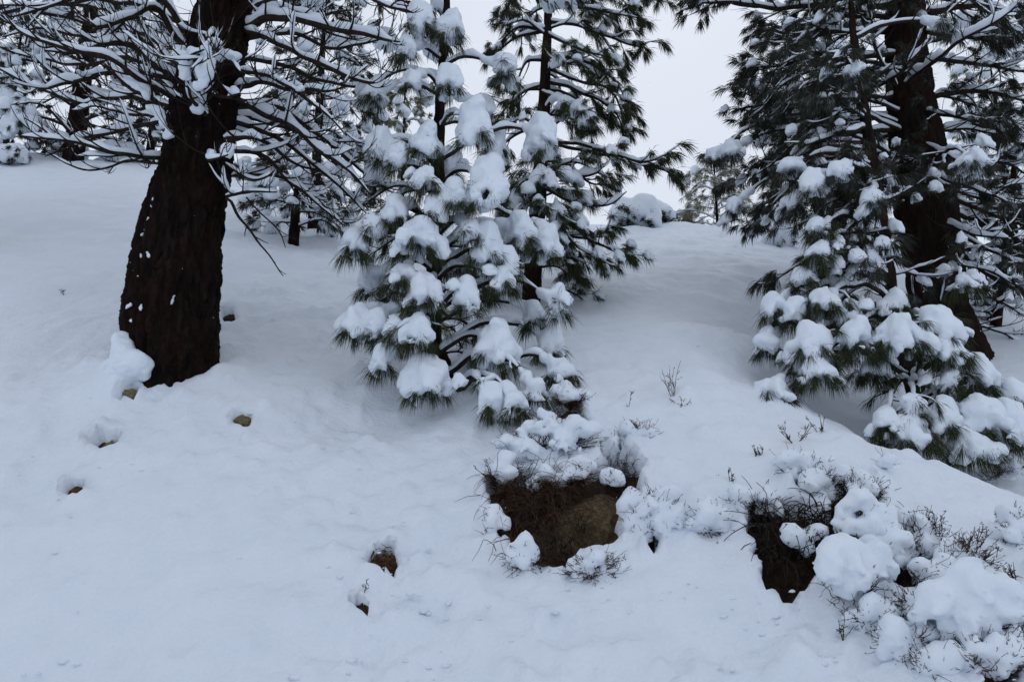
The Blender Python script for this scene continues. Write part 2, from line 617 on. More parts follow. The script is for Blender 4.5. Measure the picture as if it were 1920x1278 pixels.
# local heaps and dents on the slope: pixel of the spot, depth guess, radius (m), height (m)
BUMPS = []
def bumpat(px, py, Y, r, h):
    p = at(px, py, Y)
    BUMPS.append((p[0], p[1], r, h))
bumpat(218, 700, 6.62, .22, .24)       # drift against the near side of the big trunk
bumpat(205, 640, 6.95, .25, .20)
bumpat(425, 690, 6.9, .22, .12)
bumpat(330, 722, 6.45, .16, .05)
bumpat(640, 800, 6.4, .30, -.10)       # tree well below the young pine
bumpat(760, 760, 6.6, .40, -.16)
bumpat(1640, 800, 7.6, .8, -.10)
bumpat(1100, 660, 7.8, .5, .06)
for (px, py, Y, r, h) in [(540, 790, 6.4, .12, .05), (500, 770, 6.5, .1, .05), (445, 770, 6.4, .10, .07), (190, 800, 6.1, .10, .08), (120, 893, 5.6, .08, .06),
                          (150, 380, 14, .25, .1), (735, 1020, 5.15, .10, .07), (700, 1100, 4.85, .11, .09), (790, 1180, 4.5, .12, -.05), (690, 1220, 4.45, .05, -.05),
                          (60, 780, 6.3, .2, .08), (380, 950, 5.3, .1, -.03), (430, 1010, 5.1, .08, -.03), (560, 960, 5.3, .1, .04), (640, 880, 5.8, .14, .05),
                          (860, 1080, 4.85, .12, .05), (1250, 1130, 4.5, .15, .05), (1330, 720, 7.1, .2, .06), (1290, 760, 6.5, .12, .06),
                          (1560, 870, 5.5, .25, .10), (1480, 900, 5.35, .2, .08), (1620, 900, 5.25, .15, .07), (1330, 960, 5.15, .2, .08), (1250, 900, 5.5, .15, .08)]:
    bumpat(px, py, Y, r, h)

for (px, py, Y, r, h) in [(150, 385, 14.5, .22, -.12), (85, 392, 14.2, .24, -.10), (33, 402, 13.8, .28, -.12), (195, 367, 15.2, .16, -.10), (200, 410, 13.4, .24, -.12), (172, 438, 12.4, .22, -.12), (88, 444, 12.2, .3, -.12), (60, 468, 11.5, .35, -.10), (145, 458, 11.8, .2, -.09),
                          (240, 395, 14, .2, -.1), (215, 470, 11.4, .2, .08), (120, 480, 11.2, .3, .08), (480, 600, 8.3, .2, -.06), (560, 570, 9.0, .25, .07), (520, 640, 7.6, .2, .05), (90, 640, 7.4, .2, -.05), (60, 560, 9, .3, .07)]:
    bumpat(px, py, Y, r, h)

for (px, py, Y, r, h) in [(760, 1150, 4.6, .10, .06), (700, 1215, 4.45, .07, -.05), (835, 1130, 4.68, .08, -.05), (790, 1235, 4.4, .09, .06), (655, 1060, 4.95, .08, .05), (880, 985, 5.25, .07, -.04), (600, 1180, 4.5, .09, -.04), (740, 1090, 4.85, .06, -.05), (820, 1060, 4.9, .06, .05),
                          (690, 990, 5.2, .07, .05), (780, 960, 5.35, .09, .05), (520, 1100, 4.75, .08, -.04), (450, 920, 5.5, .09, .05), (260, 980, 5.2, .09, -.04), (210, 1120, 4.7, .08, .04), (100, 1010, 5.1, .1, -.04), (340, 1210, 4.45, .07, -.04), (900, 1180, 4.5, .1, .05),
                          (1050, 1180, 4.45, .1, -.04), (1180, 1220, 4.3, .1, .05), (1330, 1130, 4.45, .1, .05), (1420, 1210, 4.2, .09, -.05), (590, 860, 6.0, .1, .06), (680, 830, 6.2, .12, .06), (520, 830, 6.1, .1, -.05)]:
    bumpat(px, py, Y, r, h)

def ground(x, y, detail=True):
    x = np.atleast_1d(np.asarray(x, float))
    y = np.atleast_1d(np.asarray(y, float))
    z = ground_base(x, y)
    for (bx, by, r, h) in BUMPS:
        d2 = (x - bx) ** 2 + (y - by) ** 2
        z = z + h * np.exp(-d2 / (2 * r * r) * 2)
    if detail:
        P = np.stack([x.ravel(), y.ravel(), z.ravel()], 1)
        k = sstep(1.5, 4, y.ravel())
        det = .10 * fbm(P * .7, 2) + .045 * fbm(P * 2.1 + 5, 2)
        lump = noise(P * 5.2 + 31)
        det += .036 * np.clip(lump, -.2, 1) + .014 * noise(P * 13 + 3) + .0045 * noise(P * 31)
        mask = sstep(.05, .4, noise(P * .9 + 77))
        det += mask * .045 * np.abs(noise(P * 6.5 + 11)) + mask * .018 * np.abs(noise(P * 17))
        # wind-packed, pocked snow further up
        up = sstep(9, 12, y.ravel())
        det += up * (.08 * noise(P * np.array([1.3, 3.2, 2]) + 51) + .035 * noise(P * np.array([3.6, 8, 5]) + 8))
        # clods along the foot of the bank, thrown up by the plough
        foot = sstep(4.75, 4.2, y.ravel())
        det += foot * (.09 * np.clip(noise(P * 6 + 90), -.1, 1) + .05 * np.abs(noise(P * 13)))
        z = z + (det * k).reshape(z.shape)
        if z.ndim == 2:
            xs_, ys_ = x[0], y[:, 0]
            rg = np.random.default_rng(77)
            for q in range(2600):
                if q % 2:
                    cy = 3.9 + 3.6 * rg.random() ** 1.2
                    cx = rg.uniform(-4.6, 3.6)
                else:                          # more of it in trails below the trees
                    k0 = rg.integers(0, 9)
                    ox, oy = [(-1.0, 5.6), (-.7, 5.0), (-1.6, 6.4), (-2.6, 6.2), (-3.4, 9.5), (-2.2, 9.0), (.1, 5.2), (-.4, 4.5), (-3.6, 6.0)][k0]
                    cx, cy = ox + rg.normal() * .55, oy + rg.normal() * .5
                r_ = rg.uniform(.018, .06) * (1 + max(cy - 6, 0) * .18)
                h_ = rg.uniform(-.7, 1.0) * r_ * .8
                i0, i1 = np.searchsorted(xs_, [cx - 3 * r_, cx + 3 * r_])
                j0, j1 = np.searchsorted(ys_, [cy - 3 * r_, cy + 3 * r_])
                if i1 <= i0 or j1 <= j0:
                    continue
                d2 = (xs_[None, i0:i1] - cx) ** 2 + (ys_[j0:j1, None] - cy) ** 2
                z[j0:j1, i0:i1] += h_ * np.exp(-d2 / (r_ * r_))
    return z

_bx, _by = np.arange(-7, 7.01, .05), np.arange(3.2, 13, .04)
_BZ = None
def base_fast(x, y):
    global _BZ
    if _BZ is None:
        X, Y_ = np.meshgrid(_bx, _by)
        _BZ = ground(X, Y_, False)
    fx = np.clip((x - _bx[0]) / .05, 0, len(_bx) - 1.001)
    fy = np.clip((y - _by[0]) / .04, 0, len(_by) - 1.001)
    i, j = fx.astype(int), fy.astype(int)
    u, v = fx - i, fy - j
    return (_BZ[j, i] * (1 - u) + _BZ[j, i + 1] * u) * (1 - v) + (_BZ[j + 1, i] * (1 - u) + _BZ[j + 1, i + 1] * u) * v

def gpt(px, py, guess=6.0):
    """the point where the line of sight through a photo pixel meets the slope"""
    d = FWD + (px - 960) / FPX * np.array([1.0, 0, 0]) - (py - 639) / FPX * UPV
    d = d / d[1]
    ys = np.arange(3.4, 12.5, .02)
    P = EYE + ys[:, None] * d
    g = base_fast(P[:, 0], P[:, 1])
    hit = np.argmax(P[:, 2] < g)
    return np.array([P[hit, 0], P[hit, 1], g[hit]])

def seg_poly_dist(px, py, poly):
    """signed pixel distance to a polygon outline, positive inside"""
    poly = np.asarray(poly, float)
    best = np.full(px.shape, 1e9)
    ins = np.zeros(px.shape, bool)
    for i in range(len(poly)):
        a, b = poly[i], poly[(i + 1) % len(poly)]
        ab = b - a
        t = np.clip(((px - a[0]) * ab[0] + (py - a[1]) * ab[1]) / (ab @ ab), 0, 1)
        best = np.minimum(best, np.hypot(px - a[0] - t * ab[0], py - a[1] - t * ab[1]))
        c = ((a[1] > py) != (b[1] > py)) & (px < (b[0] - a[0]) * (py - a[1]) / (b[1] - a[1] + 1e-12) + a[0])
        ins ^= c
    return np.where(ins, best, -best)

HOLES = [
    [(1640, 1030), (1700, 1040), (1745, 1080), (1700, 1100), (1650, 1075)], [(1850, 1110), (1900, 1120), (1915, 1180), (1870, 1170)], [(1700, 985), (1722, 990), (1728, 1030), (1706, 1020)],
    # places where the bank is bare under a lip of snow
    [(915, 905), (928, 987), (968, 1022), (1001, 1056), (1056, 1062), (1085, 1027), (1140, 1010), (1163, 998), (1161, 952), (1182, 938), (1200, 896), (1196, 862), (1165, 828), (1140, 838), (1125, 882), (1074, 892), (1037, 880), (990, 890), (950, 885)],
    [(1033, 770), (1040, 752), (1078, 750), (1098, 770), (1094, 818), (1075, 805)],
    [(1405, 985), (1424, 948), (1475, 944), (1535, 955), (1578, 980), (1575, 1045), (1535, 1075), (1480, 1128), (1438, 1090)],
    [(1555, 898), (1630, 892), (1652, 950), (1708, 1005), (1690, 1038), (1612, 1005), (1560, 968)],
    [(1750, 1100), (1800, 1108), (1800, 1135), (1765, 1130)],
    [(1735, 1050), (1750, 1048), (1752, 1090), (1742, 1090)],
    [(1835, 1235), (1870, 1225), (1908, 1240), (1925, 1285), (1850, 1290)],
    [(1210, 958), (1232, 962), (1238, 1020), (1218, 1025)],
    [(1484, 878), (1496, 880), (1508, 906), (1498, 908)],
    [(160, 818), (178, 812), (205, 818), (218, 812), (216, 826), (195, 838)],
    [(116, 908), (126, 906), (152, 908), (148, 920), (124, 922)],
    [(690, 1048), (706, 1028), (732, 1020), (736, 1046), (744, 1062), (720, 1058)],
    [(668, 1118), (676, 1126), (700, 1140), (680, 1140), (668, 1132)],
    [(432, 774), (448, 774), (470, 792), (460, 796), (440, 786)],
    [(228, 716), (250, 716), (256, 738), (226, 742)],
    [(418, 583), (436, 583), (440, 598), (420, 600)],
]
INW = nrm(np.array([0, .78, -.62]))
def hole_field(P, wob=1.0, grow=0.0):
    u, v = pix(P)
    nu, nv = fbm(P * 6.5, 3) * wob, fbm(P * 6.5 + 40, 3) * wob
    f = np.full(len(P), -1e9)
    for h in HOLES:
        e = np.ptp(np.array(h), axis=0).max()
        k = 22.0 if e > 110 else 12.0 if e > 60 else 6.0      # larger openings have a more broken rim
        f = np.maximum(f, seg_poly_dist(u + k * nu, v + k * nv, h))
    return f + grow

xs = np.concatenate([-np.geomspace(60, 5.3, 46), np.arange(-5.25, 5.25, .028), np.geomspace(5.3, 60, 46)])
ys = np.concatenate([np.linspace(-60, 1, 12), np.linspace(1.4, 3.2, 10), 3.25 * np.exp(np.arange(0, 2.45, .0062)), np.geomspace(40, 400, 14)])
GX, GY = np.meshgrid(xs, ys)
GZ = ground(GX, GY)
GP = np.stack([GX.ravel(), GY.ravel(), GZ.ravel()], 1)
sel = (GP[:, 1] > 3.4) & (GP[:, 1] < 9.5) & (np.abs(GP[:, 0]) < 5.3)
hf = hole_field(GP[sel])
depth = .50 * sstep(-7, 13, hf + 2.5 * noise(GP[sel] * 22) + 1.5 * noise(GP[sel] * 45))
lip = .035 * np.exp(-((hf + 9) / 9.0) ** 2)           # snow curls up a little round each bare spot
D = np.zeros(len(GP))
D[sel] = depth - lip
GP = GP + INW * D[:, None]
nyv, nxv = GX.shape
i = np.arange(nyv - 1)[:, None] * nxv
j = np.arange(nxv - 1)[None]
Q = np.stack([i + j, i + j + 1, i + nxv + j + 1, i + nxv + j], -1).reshape(-1, 4)
mb = MB()
mb.add(GP, Q)
tag(mb.build('snow_slope', M_SNOW), kind='structure')

# the earth of the bank below the snow, bare in the hollows
ex_, ey_ = np.arange(-4.2, 3.6, .026), np.arange(3.7, 7.6, .026)
EX, EY = np.meshgrid(ex_, ey_)
EP = np.stack([EX.ravel(), EY.ravel(), ground(EX, EY, False).ravel()], 1)
inn = sstep(2, 40, hole_field(EP, .3))
EP = EP + INW * (.13 + .16 * inn + .07 * fbm(EP * 6, 3) + .03 * np.abs(noise(EP * 19)))[:, None]
nyv, nxv = EX.shape
i = np.arange(nyv - 1)[:, None] * nxv
j = np.arange(nxv - 1)[None]
Q = np.stack([i + j, i + j + 1, i + nxv + j + 1, i + nxv + j], -1).reshape(-1, 4)
keep = (hole_field(EP, 0) > -26)
Q = Q[keep[Q].all(1)]
mb = MB()
mb.add(EP, Q)
tag(mb.build('earth_bank', M_DIRT), kind='structure')
#TREES
# ------------------------------------------------------------------ trees
CAPS = []
for q in range(9):
    m_ = MB()
    snow_lump(m_, clump_prims((0, 0, 0), .24, R(.14, .2), nrough=5), .036, k=.016, amp=.03, freq=11, crin=.016)
    CAPS.append((m_.V[0], m_.Q[0]))

def cap(mb, c, wd, ht, tilt=None, far=False):
    """a small cake of snow on a tuft"""
    src = CAPS_FAR if far else CAPS
    V, Q_ = src[int(rng.integers(len(src)))]
    a = R(0, 2 * pi)
    V = V * np.array([wd / .24, wd / .24, ht / .17])
    rot = np.array([[cos(a), -sin(a), 0], [sin(a), cos(a), 0], [0, 0, 1]])
    V = V @ rot.T
    if tilt is not None:                       # lie along the drooping twig
        t = nrm(tilt)
        V = V + (V[:, :2] @ t[:2])[:, None] * np.array([0, 0, 1]) * np.clip(t[2] / (np.linalg.norm(t[:2]) + .35), -1.1, 1.1)
    mb.add(V + np.asarray(c), Q_)

CAPS_FAR = []
for q in range(6):
    m_ = MB()
    snow_lump(m_, clump_prims((0, 0, 0), .24, R(.14, .2), nrough=6), .042, k=.018, amp=.03, freq=11, crin=.016)
    CAPS_FAR.append((m_.V[0], m_.Q[0]))

class Tree:
    def __init__(s, name, label, cat, pts, rads, mat, group=None, ns=14, nz=40, depth=.0, base=None):
        s.C = np.array(pts, float)
        s.r = np.array(rads, float)
        s.root = thing(name, s.C[0] if base is None else base, label, cat, group)
        s.P = spline(s.C, nz)
        s.rad = np.interp(np.linspace(0, len(s.r) - 1, nz), np.arange(len(s.r)), s.r)
        s.trunk = s.make_trunk(ns, depth, mat)
    def make_trunk(s, ns, depth, mat):
        mb = MB()
        P, r = s.P, s.rad
        n = len(P)
        th = np.arange(ns) / ns * 2 * pi
        cs = np.stack([np.cos(th), np.sin(th), 0 * th], 1)
        V = P[:, None] + r[:, None, None] * cs[None]
        Vf = V.reshape(-1, 3)
        cf = np.tile(cs, (n, 1))
        if depth > 0:
            # long uneven plates of bark divided by deep furrows
            q = Vf * np.array([1, 1, .34])
            q = q + .05 * np.stack([noise(Vf * 3), noise(Vf * 3 + 9), noise(Vf * 3 + 19)], 1)
            f1 = np.abs(noise(q * 6.2))
            f2 = np.abs(noise(q * 13 + 7))
            plate = np.minimum(sstep(.0, .12, f1), .45 + .55 * sstep(0, .12, f2))
            d = depth * (plate - .6) + depth * .6 * fbm(Vf * np.array([14, 14, 8]), 3) + depth * .35 * noise(Vf * 45)
            Vf = Vf + cf * d[:, None]
        i = np.arange(n - 1)[:, None] * ns
        j = np.arange(ns)[None]
        k = (j + 1) % ns
        mb.add(Vf, np.stack([i + j, i + k, i + ns + k, i + ns + j], -1).reshape(-1, 4))
        return mb.build('trunk', mat, s.root)
    def axis(s, z):
        k = np.argmin(np.abs(s.P[:, 2] - z))
        return s.P[k], s.rad[k]

def twig_path(p, d, L, curl, n=9, jit=.06):
    """a twig that starts along d and is bent towards curl (vector) as it goes"""
    d = nrm(d)
    P = [np.asarray(p, float)]
    st = L / (n - 1)
    wv = rng.normal(size=3) * jit
    for k in range(n - 1):
        d = nrm(d + np.asarray(curl) * (1.6 / n) * (0.4 + 1.2 * k / n) + wv * sin(k * 1.3) + rng.normal(size=3) * jit * .5)
        P.append(P[-1] + d * st)
    return np.array(P)

def limb(tree, C, r0, r1=.006, twigs=0, twl=(.25, .6), sub=0, tuft=None, snow=.04, tsnow=.025, clumps=(), capp=0.0, capw=(.12, .2),
         mat=None, nmat=None, wid=.0035, curl_up=.8, res=.0225, t0=.25, gap=.35, lab=None, droop=.5, nseg=None, endtuft=True, tsp=.5):
    """one branch of a tree: wood, needles on its twigs, snow lying on it"""
    mat = mat or M_TWIG
    nmat = nmat or M_NEED
    C = np.array(C, float)
    Ltot = np.linalg.norm(np.diff(C, axis=0), axis=1).sum()
    n = nseg or int(np.clip(Ltot / .055, 8, 34))
    P = spline(C, n)
    P[1:] += (np.stack([noise(P * 3.1), noise(P * 3.1 + 50), noise(P * 3.1 + 90)], 1) * .05 * min(1, Ltot))[1:]
    t = np.linspace(0, 1, n)
    rr = r0 * (1 - t) ** .8 + r1 * t
    wood, need, sn = MB(), MB(), MB()
    far = P[0][1] > 11.5 or wid > .008
    tube(wood, P, rr, 4 if far else 8 if r0 > .02 else 6)
    if snow > 0:
        snow_sweep(sn, P, rr, snow, R(0, 99), ns=6 if far else 8, gap=gap)
    T, S, U = frames(P)
    tufts = []
    def add_tuft(p, d, sc=1.0):
        if not tuft:
            return
        dd = nrm(nrm(d) + np.array([0, 0, -droop]))
        tufts.append((p + dd * .02, dd, int(tuft[0] * R(.8, 1.2)), tuft[1] * sc * R(.85, 1.1), tuft[2], tuft[3], .10))
        if random.random() < capp:
            wc = R(*capw)
            cap(sn, p + dd * tuft[1] * .30 + np.array([0, 0, wc * .24]), wc, wc * R(.55, .85), dd, far=P[0][1] > 11.5 or wid > .008)
    for q in range(twigs):
        k = int(np.clip((t0 + (1 - t0) * (q + R(.1, .9)) / twigs) * (n - 1), 1, n - 2))
        sg = 1 if (q % 2 == 0) else -1
        d0 = T[k] * R(.45, .9) + S[k] * sg * R(.5, 1.1) + np.array([0, 0, R(-.35, .25)])
        L = R(*twl) * (1.15 - .5 * k / n)
        cu = np.array([0, 0, curl_up * R(.4, 1.3)]) + T[k] * R(-.1, .4) + rng.normal(size=3) * .25
        W = twig_path(P[k], d0, L, cu, 10)
        rt = np.linspace(min(rr[k] * .6, .008 + r0 * .12), .0028, 10)
        if far:
            tube(wood, W[::3], rt[::3], 3, cap=False)
        else:
            tube(wood, W, rt, 5, cap=False)
        if tsnow > 0 and random.random() < tsp:
            snow_sweep(sn, W, rt, tsnow * R(.6, 1.7), R(0, 99), ns=7, gap=gap)
        add_tuft(W[-1], W[-1] - W[-2])
        for u in range(sub):
            kk = random.randint(3, 7)
            d1 = nrm(W[kk + 1] - W[kk]) + np.cross(nrm(W[kk + 1] - W[kk]), [0, 0, 1]) * R(.5, 1.1) * random.choice((-1, 1)) + np.array([0, 0, R(-.2, .3)])
            W2 = twig_path(W[kk], d1, L * R(.35, .7), np.array([0, 0, curl_up * R(.5, 1.4)]) + rng.normal(size=3) * .3, 8)
            rt2 = np.linspace(.0042, .002, 8)
            tube(wood, W2[::3] if far else W2, rt2[::3] if far else rt2, 3, cap=False)
            if tsnow > 0 and random.random() < tsp * .35:
                snow_sweep(sn, W2, rt2, tsnow * R(.4, 1.0), R(0, 99), ns=6, gap=gap)
            if tuft and random.random() < .7:
                add_tuft(W2[-1], W2[-1] - W2[-2], .9)
    if tuft and endtuft:
        add_tuft(P[-1], T[-1])
        add_tuft(P[-3], T[-1] + rng.normal(size=3) * .5)
    for (c, wd, ht, ntuft) in clumps:
        c = np.asarray(c, float)
        pr = clump_prims(c, wd, ht)
        kk = int(np.argmin(np.linalg.norm(P - c, axis=1)))
        for q in range(max(kk - 5, 1), kk):
            pr.append([*(P[q] + [0, 0, .015]), *(P[q + 1] + [0, 0, .02]), rr[q] + .022])
        snow_lump(sn, pr, res, k=.015, low=c[2] - ht * .1)
        ntuft = int(ntuft * 1.7)
        for q in range(ntuft):
            a = 2 * pi * (q + R(-.3, .3)) / max(ntuft, 1)
            o = np.array([cos(a), sin(a), 0])
            p = c + o * np.array([wd * .33, wd * .28, 0]) - np.array([0, 0, ht * R(.18, .44)])
            tufts.append((p, o * .9 + np.array([0, 0, -R(.75, 1.5)]), int(R(70, 100)), R(.19, .25), .58, .6, .091))
        if ntuft:
            tufts.append((c - [0, 0, ht * .22], np.array([R(-.3, .3), -.45, -1.0]), int(R(80, 110)), R(.17, .21), .95, .3, .091))
    b = wood.build('branch', mat, tree.root)
    if lab:
        b['label'] = lab
    if tufts:
        needles(need, tufts, wid)
        need.build('needles', nmat, b, smooth=False, attr=True)
    if sn.n:
        sn.build('snow', M_CLUMP, b)
    return b

def pts(Y, L):
    return [at(x, y, Y + d) for (x, y, d) in L]

# ---- 1: the big pine, bare lower branches lined with snow
Y1 = 7.0
edges = [(800, 215, 420), (735, 225, 410), (680, 240, 408), (600, 228, 412), (500, 246, 415), (400, 270, 422), (300, 305, 434), (200, 320, 446), (100, 345, 462), (0, 372, 472), (-160, 400, 490), (-420, 440, 520), (-900, 520, 580)]
tp, tr = [], []
for (y, a, b) in edges:
    A, B = at(a, y, Y1), at(b, y, Y1)
    tp.append((A + B) / 2)
    tr.append(np.linalg.norm(A - B) / 2 * .915)
big = Tree('pine_tree', 'largest pine with thick dark furrowed trunk and bare snow-lined lower branches', 'pine tree', tp, tr, M_BARK, ns=156, nz=350, depth=.045)
LB = [  # right side
    ([(455, 45, 0), (520, 18, -.2), (590, 30, -.3), (660, 20, -.4)], .030, .07, 7),
    ([(455, 50, 0), (530, 33, -.3), (620, 52, -.5), (700, 66, -.6), (750, 74, -.7)], .040, .10, 9),
    ([(455, 55, 0), (520, 80, -.3), (580, 112, -.5), (650, 140, -.6), (700, 150, -.6)], .032, .07, 10),
    ([(450, 110, 0), (520, 120, .3), (600, 150, .5), (680, 165, .5), (735, 150, .5)], .026, .05, 9),
    ([(440, 170, 0), (480, 155, -.3), (540, 165, -.5), (600, 172, -.6), (650, 160, -.6)], .028, .08, 9),
    ([(440, 188, 0), (500, 213, -.1), (560, 250, -.2), (630, 305, -.2), (700, 365, -.1)], .036, .10, 11),
    ([(440, 200, .1), (520, 200, .3), (600, 255, .5), (680, 325, .6), (725, 345, .6)], .030, .08, 10),
    ([(430, 225, 0), (500, 248, .3), (580, 300, .4), (650, 365, .4), (690, 405, .3)], .028, .08, 10),
    ([(425, 262, -.25), (455, 256, -.5), (492, 262, -.7)], .034, .07, 3),
    ([(425, 285, 0), (490, 290, .2), (550, 345, .3), (600, 385, .3), (650, 425, .2)], .026, .07, 10),
    ([(425, 308, -.1), (470, 334, -.2), (500, 333, -.3), (518, 318, -.3)], .014, .05, 2),
    ([(425, 368, -.2), (460, 360, -.35), (520, 360, -.45)], .016, .035, 4),
    ([(425, 372, -.1), (460, 420, -.15), (495, 465, -.2), (532, 515, -.2)], .015, .0, 4),
    ([(462, 370, -.1), (490, 400, -.1), (520, 430, -.2), (535, 462, -.2)], .009, .0, 3),
    ([(430, 240, .2), (500, 270, .6), (560, 310, .8), (640, 330, .9)], .026, .08, 9),
    ([(460, 70, .2), (540, 62, .8), (640, 90, 1.1), (740, 65, 1.2)], .03, .07, 9),
    ([(465, 20, .2), (560, -20, .6), (660, -6, .8), (770, 12, .9)], .03, .07, 9),
    ([(465, 0, -.2), (540, -40, -.7), (640, -25, -1.0), (720, 5, -1.2), (775, 28, -1.3)], .03, .06, 9),
    ([(435, 215, .1), (520, 235, .9), (590, 260, 1.3), (680, 270, 1.5)], .026, .08, 9),
    ([(450, 130, -.2), (520, 150, -.6), (600, 205, -.8), (650, 255, -.8)], .022, .06, 9),
    ([(430, 330, .1), (500, 330, .5), (570, 350, .8), (620, 390, .9)], .02, .07, 7),
    # left side
    ([(345, 165, 0), (300, 130, -.2), (255, 88, -.3), (200, 84, -.4), (140, 98, -.4), (85, 92, -.4)], .042, .09, 10),
    ([(340, 155, 0), (290, 92, -.1), (235, 58, -.2), (190, 20, -.2)], .028, .06, 7),
    ([(345, 85, 0), (295, 20, -.2), (240, 35, -.4), (185, 50, -.5), (140, 30, -.5)], .034, .10, 8),
    ([(350, 45, 0), (290, 18, .2), (200, 2, .4), (100, 8, .4), (-20, 14, .4)], .03, .06, 10),
    ([(330, 150, -.1), (260, 135, -.3), (190, 140, -.5), (130, 150, -.6), (70, 160, -.7), (0, 128, -.8)], .026, .10, 10),
    ([(325, 250, -.35), (292, 190, -.5), (248, 167, -.6), (215, 142, -.6), (194, 120, -.6)], .030, .14, 5),
    ([(312, 300, -.1), (260, 292, -.3), (200, 284, -.5), (150, 266, -.5), (100, 262, -.6), (35, 252, -.6)], .024, .07, 9),
    ([(315, 230, 0), (250, 236, .2), (190, 252, .3), (120, 262, .3), (50, 225, .3)], .022, .07, 9),
    ([(318, 225, .1), (250, 215, .4), (200, 205, .6), (130, 205, .8)], .02, .07, 7),
    ([(335, 190, -.2), (270, 150, -.6), (200, 112, -.9), (120, 95, -1.1), (40, 62, -1.2), (0, 20, -1.2)], .026, .06, 11),
    ([(335, 120, .2), (260, 62, .5), (170, 72, .7), (80, 52, .8), (5, 72, .8)], .026, .08, 10),
    ([(325, 200, .2), (240, 182, .6), (150, 192, .8), (60, 160, .9), (5, 140, .9)], .026, .08, 10),
    ([(330, 175, .1), (250, 110, .6), (160, 120, 1.0), (70, 110, 1.2), (0, 90, 1.2)], .028, .08, 10),
    ([(306, 312, -.1), (255, 300, 0), (205, 312, 0), (150, 314, 0), (90, 290, 0)], .014, .03, 5),
    ([(345, 60, -.2), (280, -20, -.6), (190, -30, -.9), (100, 10, -1.1), (20, 30, -1.2)], .03, .07, 9),
    # towards the viewer
    ([(378, 205, -.42), (365, 150, -.8), (350, 112, -1.0), (378, 92, -1.1)], .022, .09, 6),
    ([(385, 215, -.42), (362, 190, -.7), (350, 140, -.95)], .022, .10, 5),
    ([(405, 130, -.38), (430, 112, -.8), (455, 135, -1.0)], .02, .08, 5),
    ([(395, 285, -.45), (392, 300, -.75), (425, 288, -.9)], .014, .06, 3),
    ([(400, 60, -.36), (380, 100, -.9), (360, 130, -1.2)], .02, .07, 6),
    ([(390, 175, -.42), (420, 180, -.8), (450, 175, -1.0)], .02, .08, 5),
]
for (L, r0, sh, tw) in LB:
    if sh > 0:
        limb(big, pts(Y1, L), r0, .006, twigs=int(tw * 1.3), twl=(.2, .7), sub=3, snow=sh * .8, tsnow=.03, curl_up=1.1, gap=.34, t0=.12, tsp=.36)
    else:
        limb(big, pts(Y1, L), r0, .004, twigs=tw, twl=(.12, .3), sub=0, snow=0, tsnow=0, curl_up=.4)
# caked snow where the front twigs cross, and patches stuck to the bark
for (L, r_) in [([(332, 92, -.9), (350, 112, -.95), (346, 138, -.95)], .055), ([(362, 96, -1.0), (385, 100, -1.0), (392, 122, -1.0)], .05), ([(372, 128, -1.0), (390, 140, -1.0), (372, 154, -1.0)], .05),
                ([(358, 150, -.65), (364, 178, -.6), (372, 205, -.55)], .045), ([(398, 106, -.9), (425, 104, -.9), (440, 108, -.9)], .035), ([(404, 288, -.75), (420, 284, -.75), (436, 276, -.75)], .035), ([(380, 86, -1.0), (402, 78, -.9), (410, 96, -.9)], .03),
                ([(240, 150, -.6), (275, 180, -.55), (298, 215, -.5), (310, 248, -.42)], .05)]:
    W = spline(pts(Y1, L), 7)
    pr = [ball(W[q] + rng.normal(size=3) * r_ * .25, r_ * R(.65, 1.1)) for q in range(7)]
    m_ = MB()
    snow_lump(m_, pr, .013, k=.012, amp=.035, freq=9, crin=.006)
    m_.build('snow_patch', M_CLUMP, big.trunk)
# drift plastered against the foot of the trunk
pr = []
for (px, py, dd, r_) in [(236, 700, -.42, .06), (246, 690, -.44, .05), (256, 686, -.46, .04), (264, 690, -.47, .03), (238, 672, -.40, .05), (232, 655, -.34, .04), (230, 640, -.28, .03), (226, 712, -.42, .08), (214, 700, -.36, .10)]:
    for u in range(3):
        pr.append(ball(at(px, py, Y1 + dd) + rng.normal(size=3) * r_ * .45, r_ * R(.55, 1.0)))
m_ = MB()
snow_lump(m_, pr, .015, k=.04, amp=.03, freq=7, crin=.008)
m_.build('snow_patch', M_CLUMP, big.trunk)
for q in range(20):
    y = R(330, 600) if q > 5 else R(20, 330)
    a = np.interp(y, [0, 100, 200, 300, 400, 500, 600, 690], [372, 345, 320, 305, 270, 246, 228, 240])
    b = np.interp(y, [0, 100, 200, 300, 400, 500, 600, 690], [472, 462, 446, 434, 422, 415, 412, 408])
    f = random.random() ** 2.0 * (.30 if q % 6 else .95) + .02
    px = a + (b - a) * f
    c0, r_ = big.axis(at(px, y, Y1)[2])
    x = at(px, y, Y1 - r_)[0] - c0[0]
    yy = -math.sqrt(max(r_ ** 2 - min(abs(x), r_ * .98) ** 2, 0))
    c = np.array([c0[0] + np.clip(x, -r_ * .98, r_ * .98), c0[1] + yy, at(px, y, Y1 - r_)[2]])
    s_ = random.choice((.005, .007, .009, .014))
    pr, e = [], c.copy()
    for u in range(random.randint(3, 9)):
        pr.append(ball(e, s_ * R(.5, 1.1)))
        e = e + np.array([R(-1.3, .5), R(-.1, .2), R(-1.9, .1)]) * s_
    m_ = MB()
    snow_lump(m_, pr, .005, k=.005, amp=.008, freq=40, crin=.004)
    m_.build('snow_patch', M_CLUMP, big.trunk)

